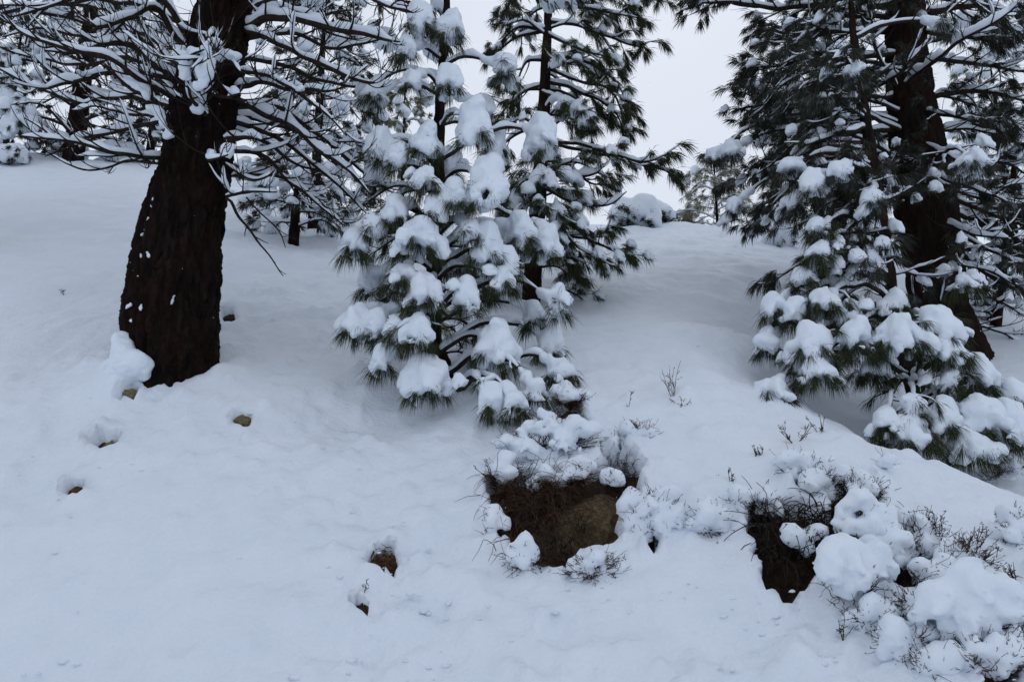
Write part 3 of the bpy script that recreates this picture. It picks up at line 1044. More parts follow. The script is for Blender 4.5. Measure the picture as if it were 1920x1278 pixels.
# ---- 2: young pine in the middle, loaded with snow
Y2 = 7.2
young = Tree('pine_tree', 'young pine loaded with the biggest snow clumps in the middle of the slope', 'pine tree',
             [at(838, 760, Y2 - .05), at(830, 690, Y2), at(812, 625, Y2), at(814, 500, Y2), at(818, 380, Y2), at(824, 220, Y2), at(834, 60, Y2), at(842, -60, Y2), at(850, -220, Y2)],
             [.10, .088, .08, .075, .07, .052, .036, .030, .018], M_BARK, ns=26, nz=120, depth=.012)
CA = [(790, 35, 52, 62), (845, 48, 46, 52), (762, 90, 30, 40), (703, 176, 58, 52), (770, 146, 30, 42), (842, 150, 44, 56), (946, 128, 46, 66), (888, 230, 58, 84),
      (713, 268, 58, 58), (742, 292, 36, 42), (800, 265, 60, 66), (1017, 260, 62, 76), (796, 336, 62, 46), (856, 364, 62, 60), (912, 340, 72, 110), (812, 388, 48, 50),
      (740, 392, 52, 60), (785, 442, 88, 70), (912, 456, 62, 90), (975, 430, 46, 76), (1016, 450, 62, 70), (955, 490, 32, 46), (664, 456, 52, 44), (756, 516, 62, 44),
      (796, 546, 80, 60), (876, 546, 42, 72), (940, 526, 52, 40), (1046, 562, 32, 60), (668, 600, 52, 66), (706, 602, 36, 50), (737, 616, 38, 50), (782, 622, 52, 50),
      (718, 670, 36, 66), (800, 710, 78, 76), (930, 650, 96, 80), (920, 746, 36, 52), (968, 756, 38, 42), (1006, 730, 44, 46), (1030, 640, 46, 50), (1052, 690, 52, 46),
      (880, 430, 40, 40), (700, 420, 40, 40), (905, 200, 36, 60), (930, 270, 46, 70), (700, 330, 40, 36), (690, 530, 40, 50), (1000, 590, 44, 40), (860, 490, 50, 46),
      (720, 545, 44, 60), (840, 300, 40, 50)]
for q, (px, py, wp, hp) in enumerate(CA):
    z0 = at(px, py, Y2)[2]
    ax_, rd = young.axis(z0)
    hx = (px - pix(ax_)[0]) * mpp(Y2)
    RH = float(np.interp(py, [0, 300, 600, 750], [.45, .75, .95, .8]))
    dd = -math.sqrt(max(RH ** 2 - hx ** 2, .02)) * R(.65, 1.0)
    if q >= 42:
        dd = abs(dd) * R(.2, .7)
    if abs(hx) > RH:
        dd = R(-.35, .15)
    if py > 640:                               # the lowest boughs hang just above the slope
        dd = min(dd, gpt(px, py + hp * .6)[1] - .22 - Y2)
    c = at(px, py, Y2 + dd)
    k = mpp(Y2 + dd)
    dist = np.linalg.norm((c - ax_)[:2])
    a0, _ = young.axis(c[2] + dist * R(-.25, .35))
    e = c - np.array([0, 0, hp * k * .1])
    m1 = a0 + (e - a0) * .4 + np.array([R(-.05, .05), 0, .20 * dist])
    m2 = a0 + (e - a0) * .78 + np.array([0, 0, .16 * dist])
    limb(young, [a0, m1, m2, e], .012 + .012 * min(dist, 1), .006, twigs=1, twl=(.15, .3), tuft=(60, .18, .8, .5), snow=.05, tsnow=.03,
         clumps=[(c, wp * k * R(1.15, 1.4), hp * k * R(1.0, 1.2), 2 if wp < 45 else 4)], capp=.25, capw=(.10, .18), t0=.55, gap=.1, endtuft=False, curl_up=.1)
for q in range(11):      # needled boughs without a load between the snow
    z = young.P[0][2] + .35 + 1.5 * (q + R(0, 1)) / 11
    ax_, rd = young.axis(z)
    a = q * 2.4 + R(-.3, .3)
    L = R(.35, .8) * (1.15 - .45 * q / 11)
    d = np.array([cos(a), sin(a), 0])
    limb(young, [ax_, ax_ + d * L * .5 + [0, 0, .10 * L], ax_ + d * L + [0, 0, -.18 * L]], .014, .006, twigs=4, twl=(.12, .28), tuft=(62, .21, .6, .6), snow=.03, tsnow=.012, capp=.10, capw=(.1, .16), t0=.4, droop=1.0)
for q in range(5):      # branches on the far side
    z = young.P[0][2] + R(.5, 3.4)
    ax_, rd = young.axis(z)
    a = R(.15, pi - .15)
    L = R(.5, .95)
    d = np.array([cos(a), sin(a), R(-.1, .15)])
    limb(young, [ax_, ax_ + d * L * .5 + [0, 0, .12], ax_ + d * L - [0, 0, .08]], .016, .006, twigs=4, twl=(.15, .35), tuft=(55, .18, .8, .5), snow=.05, tsnow=.03, capp=.2, capw=(.12, .2), t0=.4)

# ---- 3: taller pine behind it
Y3 = 9.5
tall = Tree('pine_tree', 'slender taller pine with open dark needle tufts behind the snow-loaded young pine', 'pine tree',
            [at(992, 640, Y3), at(996, 560, Y3), at(1006, 420, Y3), at(1014, 300, Y3), at(1020, 200, Y3), at(1026, 60, Y3), at(1032, -60, Y3), at(1040, -260, Y3)],
            [.12, .115, .105, .09, .078, .055, .045, .02], M_BARK_R, ns=22, nz=90, depth=.012)
TB = [([(1025, 15, 0), (1080, 12, -.1), (1130, 22, -.2), (1200, 32, -.3)], 6, 1), ([(1025, 40, 0), (1100, 52, .1), (1170, 82, .1), (1212, 92, .1)], 7, 1),
      ([(1025, 62, 0), (1080, 88, -.3), (1150, 108, -.4)], 6, 1), ([(1023, 105, 0), (1090, 112, .2), (1150, 150, .3), (1182, 195, .3)], 8, 1),
      ([(1023, 125, 0), (1080, 150, -.3), (1140, 170, -.4), (1178, 232, -.4)], 8, 1), ([(1022, 150, 0), (1090, 175, .4), (1150, 205, .5), (1172, 245, .5)], 7, 1),
      ([(1020, 172, -.05), (1062, 195, -.4), (1110, 238, -.5)], 5, 1), ([(1022, 135, .1), (1070, 120, .4), (1120, 135, .6)], 6, 1),
      ([(1021, 165, .1), (1070, 180, .5), (1110, 215, .6), (1140, 215, .6)], 6, 1),
      ([(1016, 262, 0), (1075, 278, -.1), (1140, 290, -.2), (1190, 302, -.2), (1240, 318, -.3), (1272, 335, -.3)], 8, 1),
      ([(1016, 265, 0), (1080, 270, -.3), (1140, 285, -.5), (1200, 300, -.6), (1262, 288, -.6)], 7, 1),
      ([(1010, 322, 0), (1060, 330, -.2), (1110, 326, -.3), (1135, 305, -.3)], 4, 0), ([(1010, 350, 0), (1060, 372, -.2), (1120, 388, -.3), (1176, 362, -.3)], 4, 0),
      ([(1006, 390, 0), (1055, 402, -.1), (1105, 450, -.2), (1150, 470, -.3), (1178, 482, -.3)], 7, 1), ([(1006, 380, 0), (1050, 428, -.3), (1090, 470, -.4), (1130, 488, -.5)], 6, 1),
      ([(1003, 405, 0), (1060, 440, .2), (1120, 440, .2), (1150, 425, .2)], 6, 1), ([(1003, 430, -.1), (1040, 470, -.4), (1075, 500, -.5)], 5, 1),
      ([(1024, 55, 0), (970, 52, -.1), (936, 82, -.2)], 3, 1), ([(1022, 58, 0), (965, 72, .2), (930, 100, .2)], 2, 1), ([(1022, 160, 0), (985, 172, .1), (962, 192, .1)], 2, 1),
      ([(1021, 112, .05), (985, 120, .2), (965, 170, .2)], 2, 1), ([(1015, 240, 0), (970, 250, .3), (930, 290, .4)], 5, 1), ([(1010, 330, 0), (970, 350, .3), (940, 380, .4)], 5, 1),
      ([(1030, -50, 0), (1090, -40, -.1), (1160, -6, -.2), (1196, 8, -.2)], 7, 1), ([(1032, -60, 0), (975, -35, 0), (952, 5, -.1)], 5, 1), ([(1030, -30, 0), (1080, -20, .3), (1120, 10, .4)], 6, 1),
      ([(1028, -10, 0), (1085, 5, .5), (1150, 40, .7)], 7, 1), ([(1034, -100, 0), (1110, -80, -.3), (1190, -40, -.4), (1235, -8, -.4)], 8, 1),
      ([(998, 480, 0), (1050, 480, -.2), (1095, 520, -.3)], 5, 1), ([(1012, 300, 0), (1060, 310, .5), (1110, 345, .7), (1150, 350, .8)], 7, 1)]
for (L, tw, nd) in TB:
    limb(tall, pts(Y3, L), .026, .006, twigs=tw, twl=(.22, .48), sub=1 if nd else 2, tuft=(84, .22, .55, .6) if nd else None, snow=.05 if nd else .10, tsnow=.025, capp=.18, capw=(.10, .18),
         nmat=M_NEED, wid=.0056, curl_up=.25 if nd else .9, t0=.32, gap=.25, droop=.75)
for q in range(15):
    z = at(1000, 560, Y3)[2] + 4.2 * (q + R(0, 1)) / 15
    ax_, rd = tall.axis(z)
    a = q * 2.4 + R(-.3, .3)
    L = R(.5, 1.0) * (1.1 - .45 * q / 15)
    d = np.array([cos(a), sin(a), 0])
    limb(tall, [ax_, ax_ + d * L * .5 + [0, 0, .10 * L], ax_ + d * L + [0, 0, -.2 * L]], .018, .006, twigs=6, twl=(.2, .4), sub=1, tuft=(66, .21, .55, .6), snow=.05, tsnow=.02, capp=.2, capw=(.12, .22), wid=.005, t0=.4, droop=.9)
for q in range(12):
    ax_, rd = tall.axis(at(996, 560, Y3)[2] + .25 + 1.3 * q / 12)
    a = pi * 1.5 + R(-1.7, 1.7)
    L = R(.5, .9)
    d = np.array([cos(a), sin(a), 0])
    limb(tall, [ax_, ax_ + d * L * .5 + [0, 0, .06 * L], ax_ + d * L + [0, 0, -.3 * L]], .018, .006, twigs=6, twl=(.2, .4), sub=1, tuft=(62, .21, .55, .6), snow=.05, tsnow=.02, capp=.25, capw=(.14, .26), wid=.005, t0=.3, droop=1.0)
for (px, py, wp, hp, dd) in [(1085, 205, 60, 40, -.5), (1105, 225, 40, 40, -.55), (1062, 190, 40, 30, -.4), (1043, 400, 36, 70, -.6), (1046, 455, 34, 60, -.5), (1100, 372, 40, 30, -.3)]:
    c = at(px, py, Y3 + dd)
    k = mpp(Y3 + dd)
    a0, _ = tall.axis(c[2] + .1)
    limb(tall, [a0, (a0 + c) / 2 + [0, 0, .1], c], .016, .006, clumps=[(c, wp * k, hp * k, 4)], snow=.06, res=.018, nseg=10)

# ---- 4: big pine on the right, long needled branches
Y4 = 10.2
edges = [(760, 1690, 1870), (690, 1712, 1858), (640, 1720, 1838), (560, 1712, 1806), (480, 1700, 1800), (400, 1684, 1790), (300, 1674, 1772), (200, 1668, 1750), (100, 1664, 1735), (0, 1664, 1728), (-150, 1660, 1716), (-450, 1655, 1700), (-800, 1650, 1685)]
tp, tr = [], []
for (y, a, b) in edges:
    A, B = at(a, y, Y4), at(b, y, Y4)
    tp.append((A + B) / 2)
    tr.append(np.linalg.norm(A - B) / 2)
rbig = Tree('pine_tree', 'big reddish-barked pine with long needled boughs beside the slope hollow', 'pine tree', tp, tr, M_BARK_R, ns=96, nz=200, depth=.035)
TR = [([(1695, 20, 0), (1600, 4, -.2), (1480, 14, -.3), (1370, 6, -.4), (1300, 8, -.4)], .05, 16), ([(1695, 62, 0), (1600, 58, .2), (1500, 66, .3), (1425, 58, .3)], .04, 14),
      ([(1695, 100, 0), (1600, 108, -.5), (1500, 118, -.8), (1415, 128, -.9)], .04, 14), ([(1690, 130, 0), (1580, 150, .4), (1480, 160, .6), (1410, 150, .7)], .04, 13),
      ([(1690, 180, 0), (1580, 185, -.3), (1480, 195, -.5), (1400, 200, -.6)], .04, 13), ([(1690, 212, 0), (1600, 228, .3), (1500, 238, .4), (1420, 255, .3), (1352, 290, .2)], .04, 13),
      ([(1690, 240, 0), (1600, 250, -.6), (1500, 265, -1.0), (1440, 300, -1.2), (1395, 335, -1.2)], .04, 13), ([(1690, 280, 0), (1600, 298, .1), (1520, 318, .1), (1462, 370, 0), (1442, 405, 0)], .038, 12),
      ([(1690, 320, 0), (1580, 330, .6), (1490, 350, .8), (1420, 395, .8)], .034, 12), ([(1690, 40, .2), (1610, 30, .8), (1520, 40, 1.2), (1450, 60, 1.4)], .04, 13),
      ([(1690, 150, .2), (1610, 160, .9), (1530, 190, 1.3), (1460, 230, 1.5)], .04, 13), ([(1690, 250, .2), (1620, 270, .9), (1550, 290, 1.2), (1480, 300, 1.4)], .036, 12),
      ([(1690, 0, -.2), (1610, 20, -.9), (1540, 50, -1.4), (1470, 90, -1.7)], .036, 13), ([(1700, 110, -.3), (1650, 140, -1.0), (1590, 170, -1.5), (1520, 210, -1.8)], .034, 12),
      ([(1740, 22, 0), (1820, 12, -.1), (1930, 22, -.2)], .055, 9), ([(1750, 110, .1), (1830, 120, .3), (1940, 140, .4)], .04, 10), ([(1755, 180, 0), (1840, 172, -.2), (1940, 190, -.4)], .045, 9),
      ([(1765, 240, 0), (1850, 238, .1), (1950, 262, .2)], .045, 9), ([(1770, 300, .1), (1850, 300, .6), (1950, 330, .8)], .04, 10), ([(1780, 370, 0), (1850, 400, -.1), (1940, 430, -.2)], .04, 9),
      ([(1785, 400, .1), (1860, 420, .4), (1950, 470, .6)], .036, 9), ([(1790, 430, -.2), (1860, 470, -.6), (1940, 500, -.9)], .036, 9), ([(1795, 470, 0), (1860, 520, .1), (1940, 560, .1)], .036, 9),
      ([(1740, 60, -.2), (1820, 70, -.7), (1920, 70, -1.1)], .036, 10), ([(1740, 210, -.3), (1800, 220, -.9), (1900, 235, -1.4)], .034, 10), ([(1760, 330, -.3), (1820, 350, -.9), (1900, 380, -1.3)], .032, 9),
      ([(1700, -40, 0), (1600, -50, .1), (1490, -30, .1), (1380, -24, .1), (1310, -4, .1)], .05, 15), ([(1730, -40, 0), (1820, -50, .1), (1930, -30, .1)], .05, 12),
      ([(1700, -60, -.2), (1660, -40, -1.0), (1600, 0, -1.5), (1540, 30, -1.8)], .036, 12), ([(1720, -60, -.2), (1760, -40, -1.0), (1820, 0, -1.5), (1880, 40, -1.8)], .036, 12),
      ([(1690, 360, .1), (1600, 390, .5), (1540, 440, .7)], .03, 9), ([(1690, 420, .1), (1620, 440, .5), (1570, 500, .6)], .028, 7), ([(1690, 300, -.3), (1640, 330, -1.0), (1590, 370, -1.3)], .028, 9)]
for (L, r0, tw) in TR:
    limb(rbig, pts(Y4, L), r0, .008, twigs=int(tw * 1.25), twl=(.3, .7), sub=2, tuft=(60, .22, .58, .6), snow=.05, tsnow=.024, capp=.10, capw=(.12, .2),
         nmat=M_NEED_F, wid=.0078, curl_up=.35, t0=.18, gap=.3, droop=.6)
for (L, r0, sh) in [([(1700, 155, -.6), (1730, 130, -1.2), (1790, 85, -1.8), (1850, 50, -2.2), (1910, 10, -2.4)], .03, .10), ([(1650, 160, -1.0), (1680, 140, -1.6), (1720, 105, -1.8), (1745, 70, -1.9)], .024, .08),
                    ([(1740, 270, -.4), (1800, 300, -1.0), (1860, 310, -1.2), (1880, 265, -1.2)], .024, .07), ([(1680, 160, -.5), (1640, 90, -1.2), (1632, 30, -1.3), (1625, -20, -1.3)], .022, .05),
                    ([(1640, 56, -1.2), (1590, 60, -1.4), (1540, 55, -1.5), (1505, 38, -1.5)], .016, .05), ([(1780, 420, -.5), (1830, 440, -1.1), (1900, 450, -1.4)], .022, .08),
                    ([(1780, 500, -.4), (1830, 500, -1.0), (1900, 530, -1.3)], .02, .07), ([(1790, 560, -.2), (1860, 560, -.6), (1930, 600, -.8)], .02, .07), ([(1800, 600, .1), (1870, 620, .3), (1940, 660, .4)], .02, .07),
                    ([(1790, 440, .1), (1870, 400, .5), (1940, 380, .7)], .02, .07), ([(1790, 350, .1), (1870, 350, .5), (1940, 340, .7)], .022, .08)]:
    limb(rbig, pts(Y4, L), r0, .006, twigs=9, twl=(.25, .6), sub=2, snow=sh, tsnow=.035, curl_up=.8, gap=.15, t0=.15)

for q in range(24):      # hanging needle sprays along the stem and between the boughs
    z = at(1700, 480, Y4)[2] + 4.6 * (q + R(0, 1)) / 24
    ax_, rd = rbig.axis(z)
    a = pi + R(-.85, .75) if q % 4 else R(-.6, .6)
    L = R(1.0, 2.4)
    d = np.array([cos(a), sin(a), 0])
    limb(rbig, [ax_, ax_ + d * L * .5 + [0, 0, .03 * L], ax_ + d * L + [0, 0, -.12 * L]], .026, .006, twigs=10, twl=(.25, .55), sub=1, tuft=(52, .22, .55, .65), snow=.04, tsnow=.014, capp=.05, capw=(.12, .2),
         nmat=M_NEED_F, wid=.006, curl_up=.2, t0=.25, droop=.9)

# ---- 5: young pine in front of it, boughs bent to the ground by snow
Y5 = 8.2
ryoung = Tree('pine_tree', 'young pine with red-brown stem and low snow-bent boughs in front of the big reddish pine', 'pine tree',
              [at(1735, 860, Y5), at(1726, 770, Y5), at(1708, 700, Y5), at(1676, 580, Y5), at(1662, 500, Y5), at(1652, 420, Y5), at(1634, 290, Y5), at(1616, 180, Y5), at(1600, 60, Y5), at(1590, -60, Y5)],
              [.11, .10, .092, .08, .078, .074, .062, .05, .035, .02], M_BARK_R, ns=30, nz=140, depth=.014)
CR = [(1453, 574, 48, 44, -.9), (1490, 582, 40, 40, -1.0), (1548, 566, 84, 46, -1.0), (1523, 640, 100, 96, -1.3), (1530, 698, 92, 50, -1.4), (1606, 632, 72, 66, -1.3), (1676, 566, 52, 46, -.9),
      (1694, 626, 98, 76, -1.4), (1760, 612, 78, 86, -1.3), (1781, 655, 72, 50, -1.4), (1439, 640, 36, 50, -.9), (1446, 735, 80, 46, -1.4), (1781, 710, 34, 40, -1.4), (1832, 700, 60, 66, -1.2),
      (1712, 765, 32, 50, -1.6), (1705, 808, 112, 74, -1.6), (1767, 778, 62, 56, -1.5), (1661, 790, 40, 40, -1.6), (1840, 790, 112, 82, -1.5), (1822, 828, 92, 60, -1.6), (1894, 795, 62, 76, -1.4),
      (1811, 534, 60, 36, -.3), (1900, 740, 50, 50, -1.2), (1640, 690, 60, 40, -1.1), (1590, 590, 60, 40, -1.0),
      (1537, 428, 50, 42, -.9), (1533, 472, 44, 40, -1.0), (1508, 516, 42, 42, -.9), (1526, 340, 46, 70, -.9), (1577, 318, 48, 50, -1.0), (1482, 313, 46, 50, -.6), (1636, 368, 40, 40, -1.0),
      (1453, 365, 40, 46, -.4), (1482, 380, 42, 46, -.5), (1377, 383, 30, 46, .2), (1373, 282, 32, 46, .4), (1337, 292, 24, 36, .4), (1380, 184, 30, 40, .6), (1595, 139, 36, 40, -.9), (1822, 303, 90, 56, -.6),
      (1410, 346, 28, 40, .2), (1767, 44, 40, 30, -.4), (1556, 250, 40, 40, -.8), (1470, 220, 34, 40, 0), (1440, 110, 36, 40, .4), (1520, 150, 40, 36, -.5), (1560, 60, 40, 36, -.6), (1400, 300, 26, 40, .4)]
CR = [c for c in CR if not (c[1] < 400 and c[0] in (1380, 1440, 1520, 1560, 1470, 1556, 1400, 1410, 1453))]
for q, (px, py, wp, hp, dd) in enumerate(CR):
    if py < 540:
        wp, hp = wp * .95, hp * .72
    c = at(px, py, Y5 + dd)
    k = mpp(Y5 + dd)
    far = px > 1800 and py < 400 or px < 1460 and py < 400
    tr_ = rbig if (far or px > 1780 and py < 560) else ryoung
    ax_, rd = tr_.axis(c[2])
    dist = np.linalg.norm((c - ax_)[:2])
    a0, _ = tr_.axis(c[2] + dist * R(.05, .3))
    e = c - np.array([0, 0, hp * k * .1])
    limb(tr_, [a0, a0 + (e - a0) * .4 + np.array([0, 0, .13 * dist]), a0 + (e - a0) * .8 + np.array([0, 0, .10 * dist]), e], .014 + .012 * min(dist, 1.2), .006, twigs=3, twl=(.18, .4),
         tuft=(62, .20, .65, .6), snow=.045, tsnow=.02, clumps=[(c, wp * k * R(1.15, 1.45), hp * k * R(.95, 1.15), 3 if wp < 50 else 6)], capp=.22, capw=(.1, .2), t0=.5, gap=.1, endtuft=False, curl_up=.1,
         nmat=M_NEED_F if py < 400 else M_NEED)
for q in range(26):      # needled boughs without a load, hanging
    z = at(1660, 560, Y5)[2] + 3.0 * (q + R(0, 1)) / 26
    ax_, rd = ryoung.axis(z)
    a = pi * 1.08 + R(-.9, .8)
    L = R(.6, 1.35)
    d = np.array([cos(a), sin(a), 0])
    limb(ryoung, [ax_, ax_ + d * L * .5 + [0, 0, .04 * L], ax_ + d * L + [0, 0, -.26 * L]], .018, .006, twigs=7, twl=(.2, .42), sub=1, tuft=(62, .22, .52, .7), snow=.035, tsnow=.01, capp=.05, capw=(.1, .16), nmat=M_NEED_F, wid=.0058, t0=.3, droop=1.1)
for (L, r0, sh) in [([(1652, 430, 0), (1610, 440, -.3), (1575, 470, -.5), (1545, 500, -.6)], .03, .10), ([(1656, 460, 0), (1610, 480, -.3), (1570, 510, -.5), (1540, 545, -.6)], .028, .08),
                    ([(1660, 485, 0), (1620, 490, -.4), (1580, 530, -.7)], .026, .09), ([(1645, 385, 0), (1680, 370, .2), (1710, 350, .3)], .02, .05), ([(1640, 350, 0), (1590, 352, .2), (1540, 368, .3)], .022, .06),
                    ([(1632, 290, 0), (1580, 292, .3), (1500, 310, .4)], .024, .06), ([(1625, 240, 0), (1560, 255, -.3), (1500, 275, -.4)], .022, .06), ([(1660, 520, .1), (1700, 510, .3), (1740, 530, .4)], .016, .05)]:
    limb(ryoung, pts(Y5, L), r0, .008, twigs=6, twl=(.25, .55), sub=1, tuft=(55, .19, .7, .55), snow=sh, tsnow=.03, capp=.4, curl_up=.3, gap=.05, nmat=M_NEED_F)
#BACKGROUND
# ---- unseen crowns of the two big pines, filled in densely to shade the slope
def crown(tree, z0, z1, n, rad, nmat):
    for q in range(n):
        z = z0 + (z1 - z0) * (q + R(0, 1)) / n
        ax_, rd = tree.axis(z)
        a = q * 2.4 + R(-.4, .4)
        L = rad * (1.05 - .6 * (z - z0) / (z1 - z0)) * R(.75, 1.1)
        d = np.array([cos(a), sin(a), 0])
        limb(tree, [ax_, ax_ + d * L * .5 + [0, 0, .10 * L], ax_ + d * L - [0, 0, .05 * L]], .04, .01, twigs=12, twl=(.4, .8), sub=1, tuft=(20, .26, .7, .5), snow=.07, tsnow=.0,
             capp=.3, capw=(.25, .45), nmat=nmat, wid=.020, curl_up=.35, t0=.25, droop=.5, nseg=10)
crown(big, at(420, -130, Y1)[2], big.P[-1][2], 34, 3.3, M_NEED_F)
crown(rbig, at(1690, -90, Y4)[2], rbig.P[-1][2], 34, 3.6, M_NEED_F)

# ---- a pine added beside the frame so that its boughs shade the upper slope
p_ = np.array([-8.6, 10.5, float(ground(-8.6, 10.5)[0]) - .2])
side = Tree('pine_tree', 'pine added just outside the left edge to shade the upper slope, boughs reaching towards the top left corner', 'pine tree', [p_, p_ + [.1, 0, 5], p_ + [.2, 0, 11]], [.42, .30, .08], M_BARK, ns=30, nz=60, depth=.03)
crown(side, p_[2] + 3.5, p_[2] + 11, 40, 4.2, M_NEED_F)

# ---- trees further up the slope
def bgpine(px, py, Y, h, rad, label, nl, z0f=.15, nmat=None, capp=.4, capw=(.2, .4), tr=.1, lean=0.0, nn=34, group=None, tl=(.3, .6), name='pine_tree', rough=1.0, tw=6):
    p = at(px, py, Y)
    p[2] = float(ground(p[0], p[1])[0]) - .1
    nmat = nmat or M_NEED_F
    T = Tree(name, label, 'pine tree', [p, p + [lean * .5, 0, h * .5], p + [lean, 0, h]], [tr, tr * .7, .02], M_BARK, group=group, ns=12, nz=24, depth=.01)
    wd = .00078 * Y * rough
    for q in range(nl):
        f = z0f + (1 - z0f) * (q + R(0, .8)) / nl
        ax_ = p + np.array([lean * f, 0, h * f])
        a = q * 2.4 + R(-.5, .5)
        L = rad * (1.1 - .8 * f) * R(.7, 1.15) + .12
        d = np.array([cos(a), sin(a), 0])
        limb(T, [ax_, ax_ + d * L * .5 + [0, 0, .14 * L], ax_ + d * L + [0, 0, R(-.25, .05) * L]], .02 * tr / .1, .006, twigs=tw, twl=tl, sub=1, tuft=(nn, .21, .7, .5), snow=.05, tsnow=0,
             capp=capp, capw=capw, nmat=nmat, wid=wd, curl_up=.3, t0=.3, nseg=8, droop=.4)
    return T
bgpine(140, 275, 19, 7.5, 2.3, 'dark-trunked pine seen through the bare branches at the far left', 44, .04, capp=.12, capw=(.3, .5), tr=.26, nn=40, tl=(.4, .9))
bgpine(588, 400, 14.5, 5.6, 1.35, 'snow-capped pine standing behind the right-hand bare branches of the largest pine', 36, .10, capp=.2, capw=(.2, .36), tr=.11, nn=44, tl=(.3, .7))
bgpine(553, 415, 12.6, 1.5, .9, 'low dark pine with a stub trunk below the bare branches of the largest pine', 12, .25, capp=.3, capw=(.2, .3), tr=.10, nn=50)
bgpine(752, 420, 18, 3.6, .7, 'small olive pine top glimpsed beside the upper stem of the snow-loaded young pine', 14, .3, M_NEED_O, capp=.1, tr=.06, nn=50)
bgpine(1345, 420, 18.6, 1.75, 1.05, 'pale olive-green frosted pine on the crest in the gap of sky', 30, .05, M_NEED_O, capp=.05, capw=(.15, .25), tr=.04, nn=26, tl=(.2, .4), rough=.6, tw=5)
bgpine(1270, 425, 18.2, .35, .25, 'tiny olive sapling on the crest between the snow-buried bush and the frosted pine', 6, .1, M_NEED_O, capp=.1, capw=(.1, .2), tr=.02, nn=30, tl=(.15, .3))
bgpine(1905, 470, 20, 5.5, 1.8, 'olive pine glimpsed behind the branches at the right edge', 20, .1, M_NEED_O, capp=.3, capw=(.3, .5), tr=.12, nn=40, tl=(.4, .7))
bgpine(1560, 460, 17, 5.0, 1.6, 'frosted pine glimpsed behind the red-brown stem of the bough-bent young pine', 20, .1, M_NEED_F, capp=.2, capw=(.3, .45), tr=.10, nn=40, tl=(.4, .7))
bgpine(280, 300, 20, 4.0, 1.3, 'pine close behind the trunk of the largest pine', 30, .06, M_NEED_F, capp=.15, capw=(.3, .45), tr=.12, nn=46, tl=(.4, .7))

# bare thicket tree at the right edge
Y6 = 11.0
thick = Tree('bare_tree', 'thin-stemmed tree with bare snowy twigs at the right edge behind the big reddish pine', 'tree',
             [at(1855, 730, Y6), at(1862, 650, Y6), at(1880, 500, Y6), at(1896, 380, Y6), at(1905, 250, Y6)], [.09, .085, .07, .05, .02], M_BARK_R, ns=14, nz=40, depth=.01)
for q in range(20):
    y = 690 - q * 20
    p0, _ = thick.axis(at(1870, y, Y6)[2])
    a = R(0, 2 * pi)
    d = np.array([cos(a), sin(a) * .7, R(-.25, .1)])
    L = R(.7, 1.3)
    limb(thick, [p0, p0 + d * L * .5 + [0, 0, .05], p0 + d * L + [0, 0, -.06]], .016, .005, twigs=8, twl=(.25, .6), sub=2, snow=.07, tsnow=.035, curl_up=.7, gap=.1, t0=.1)

# snow-buried bushes up the slope
def snow_bush(px, py, Y, wpx, hpx, label, name='snowy_bush', lumps=5, dark=40):
    d = at(px, py + hpx * .4, 1.0) - EYE
    yy = np.arange(9, 24, .1)
    Pq = EYE + yy[:, None] * d
    gq = ground_base(Pq[:, 0], Pq[:, 1])
    hit = np.argmax(Pq[:, 2] < gq) if (Pq[:, 2] < gq).any() else int(np.argmin(Pq[:, 2] - gq))
    Y = float(yy[hit])                        # stand it where that line of sight meets the slope
    c = at(px, py, Y)
    g = float(ground(c[0], c[1])[0])
    k = mpp(Y)
    root = thing(name, (c[0], c[1], g), label, 'bush')
    wd, ht = wpx * k, hpx * k
    c[2] = min(c[2], g + .5 * ht)
    st, sn = MB(), MB()
    base = np.array([c[0], c[1], g - .05])
    for q in range(dark):
        a = R(0, 2 * pi)
        tip = c + np.array([cos(a) * wd * .5, sin(a) * wd * .4 - .05, R(-.5, .1) * ht])
        W = spline([base + rng.normal(size=3) * .04, (base + tip) / 2 + [0, 0, .1], tip], 7)
        tube(st, W, np.linspace(.008, .004, 7), 3)
    s_ = st.build('stems', M_TWIG, root)
    nd = MB()
    needles(nd, [(c + np.array([R(-.45, .45) * wd, R(-.4, .2) * wd, R(-.45, .1) * ht]), np.array([R(-1, 1), -.6, -.5]), 40, .16, .9, .3, .06) for q in range(dark)], .0007 * Y)
    nd.build('needles', M_NEED_F, root, smooth=False, attr=True)
    pr = []
    for q in range(lumps):
        f = (q + .5) / lumps - .5
        cc = c + np.array([f * wd * .8, R(-.15, .15) * wd, ht * (.12 - abs(f) * .3)])
        pr += clump_prims(cc, wd / lumps * 1.7, ht * R(.85, 1.05), nrough=4)
    snow_lump(sn, pr, .0035 * Y, k=.05, amp=.05, freq=4, crin=.01)
    sn.build('snow', M_CLUMP, root)
    return root
snow_bush(1190, 402, 16, 90, 62, 'rounded snow-buried bush with a dark gap on the crest', lumps=2)
snow_bush(1232, 375, 16.5, 46, 40, 'dark green snow-topped bush leaning over the snow-buried one on the crest', lumps=1, dark=60)
snow_bush(1440, 420, 14.6, 46, 48, 'smaller snow hummock with a dark foot at the edge of the big reddish pine', lumps=1, dark=12)
snow_bush(1466, 442, 13.8, 44, 60, 'bulging snow hummock nearest the big reddish pine on the open slope', lumps=1, dark=16)
pl = bgpine(5, 310, 18.6, 4.0, .9, 'snow-plastered young conifer at the left edge', 12, .1, capp=.5, tr=.07, nn=60)
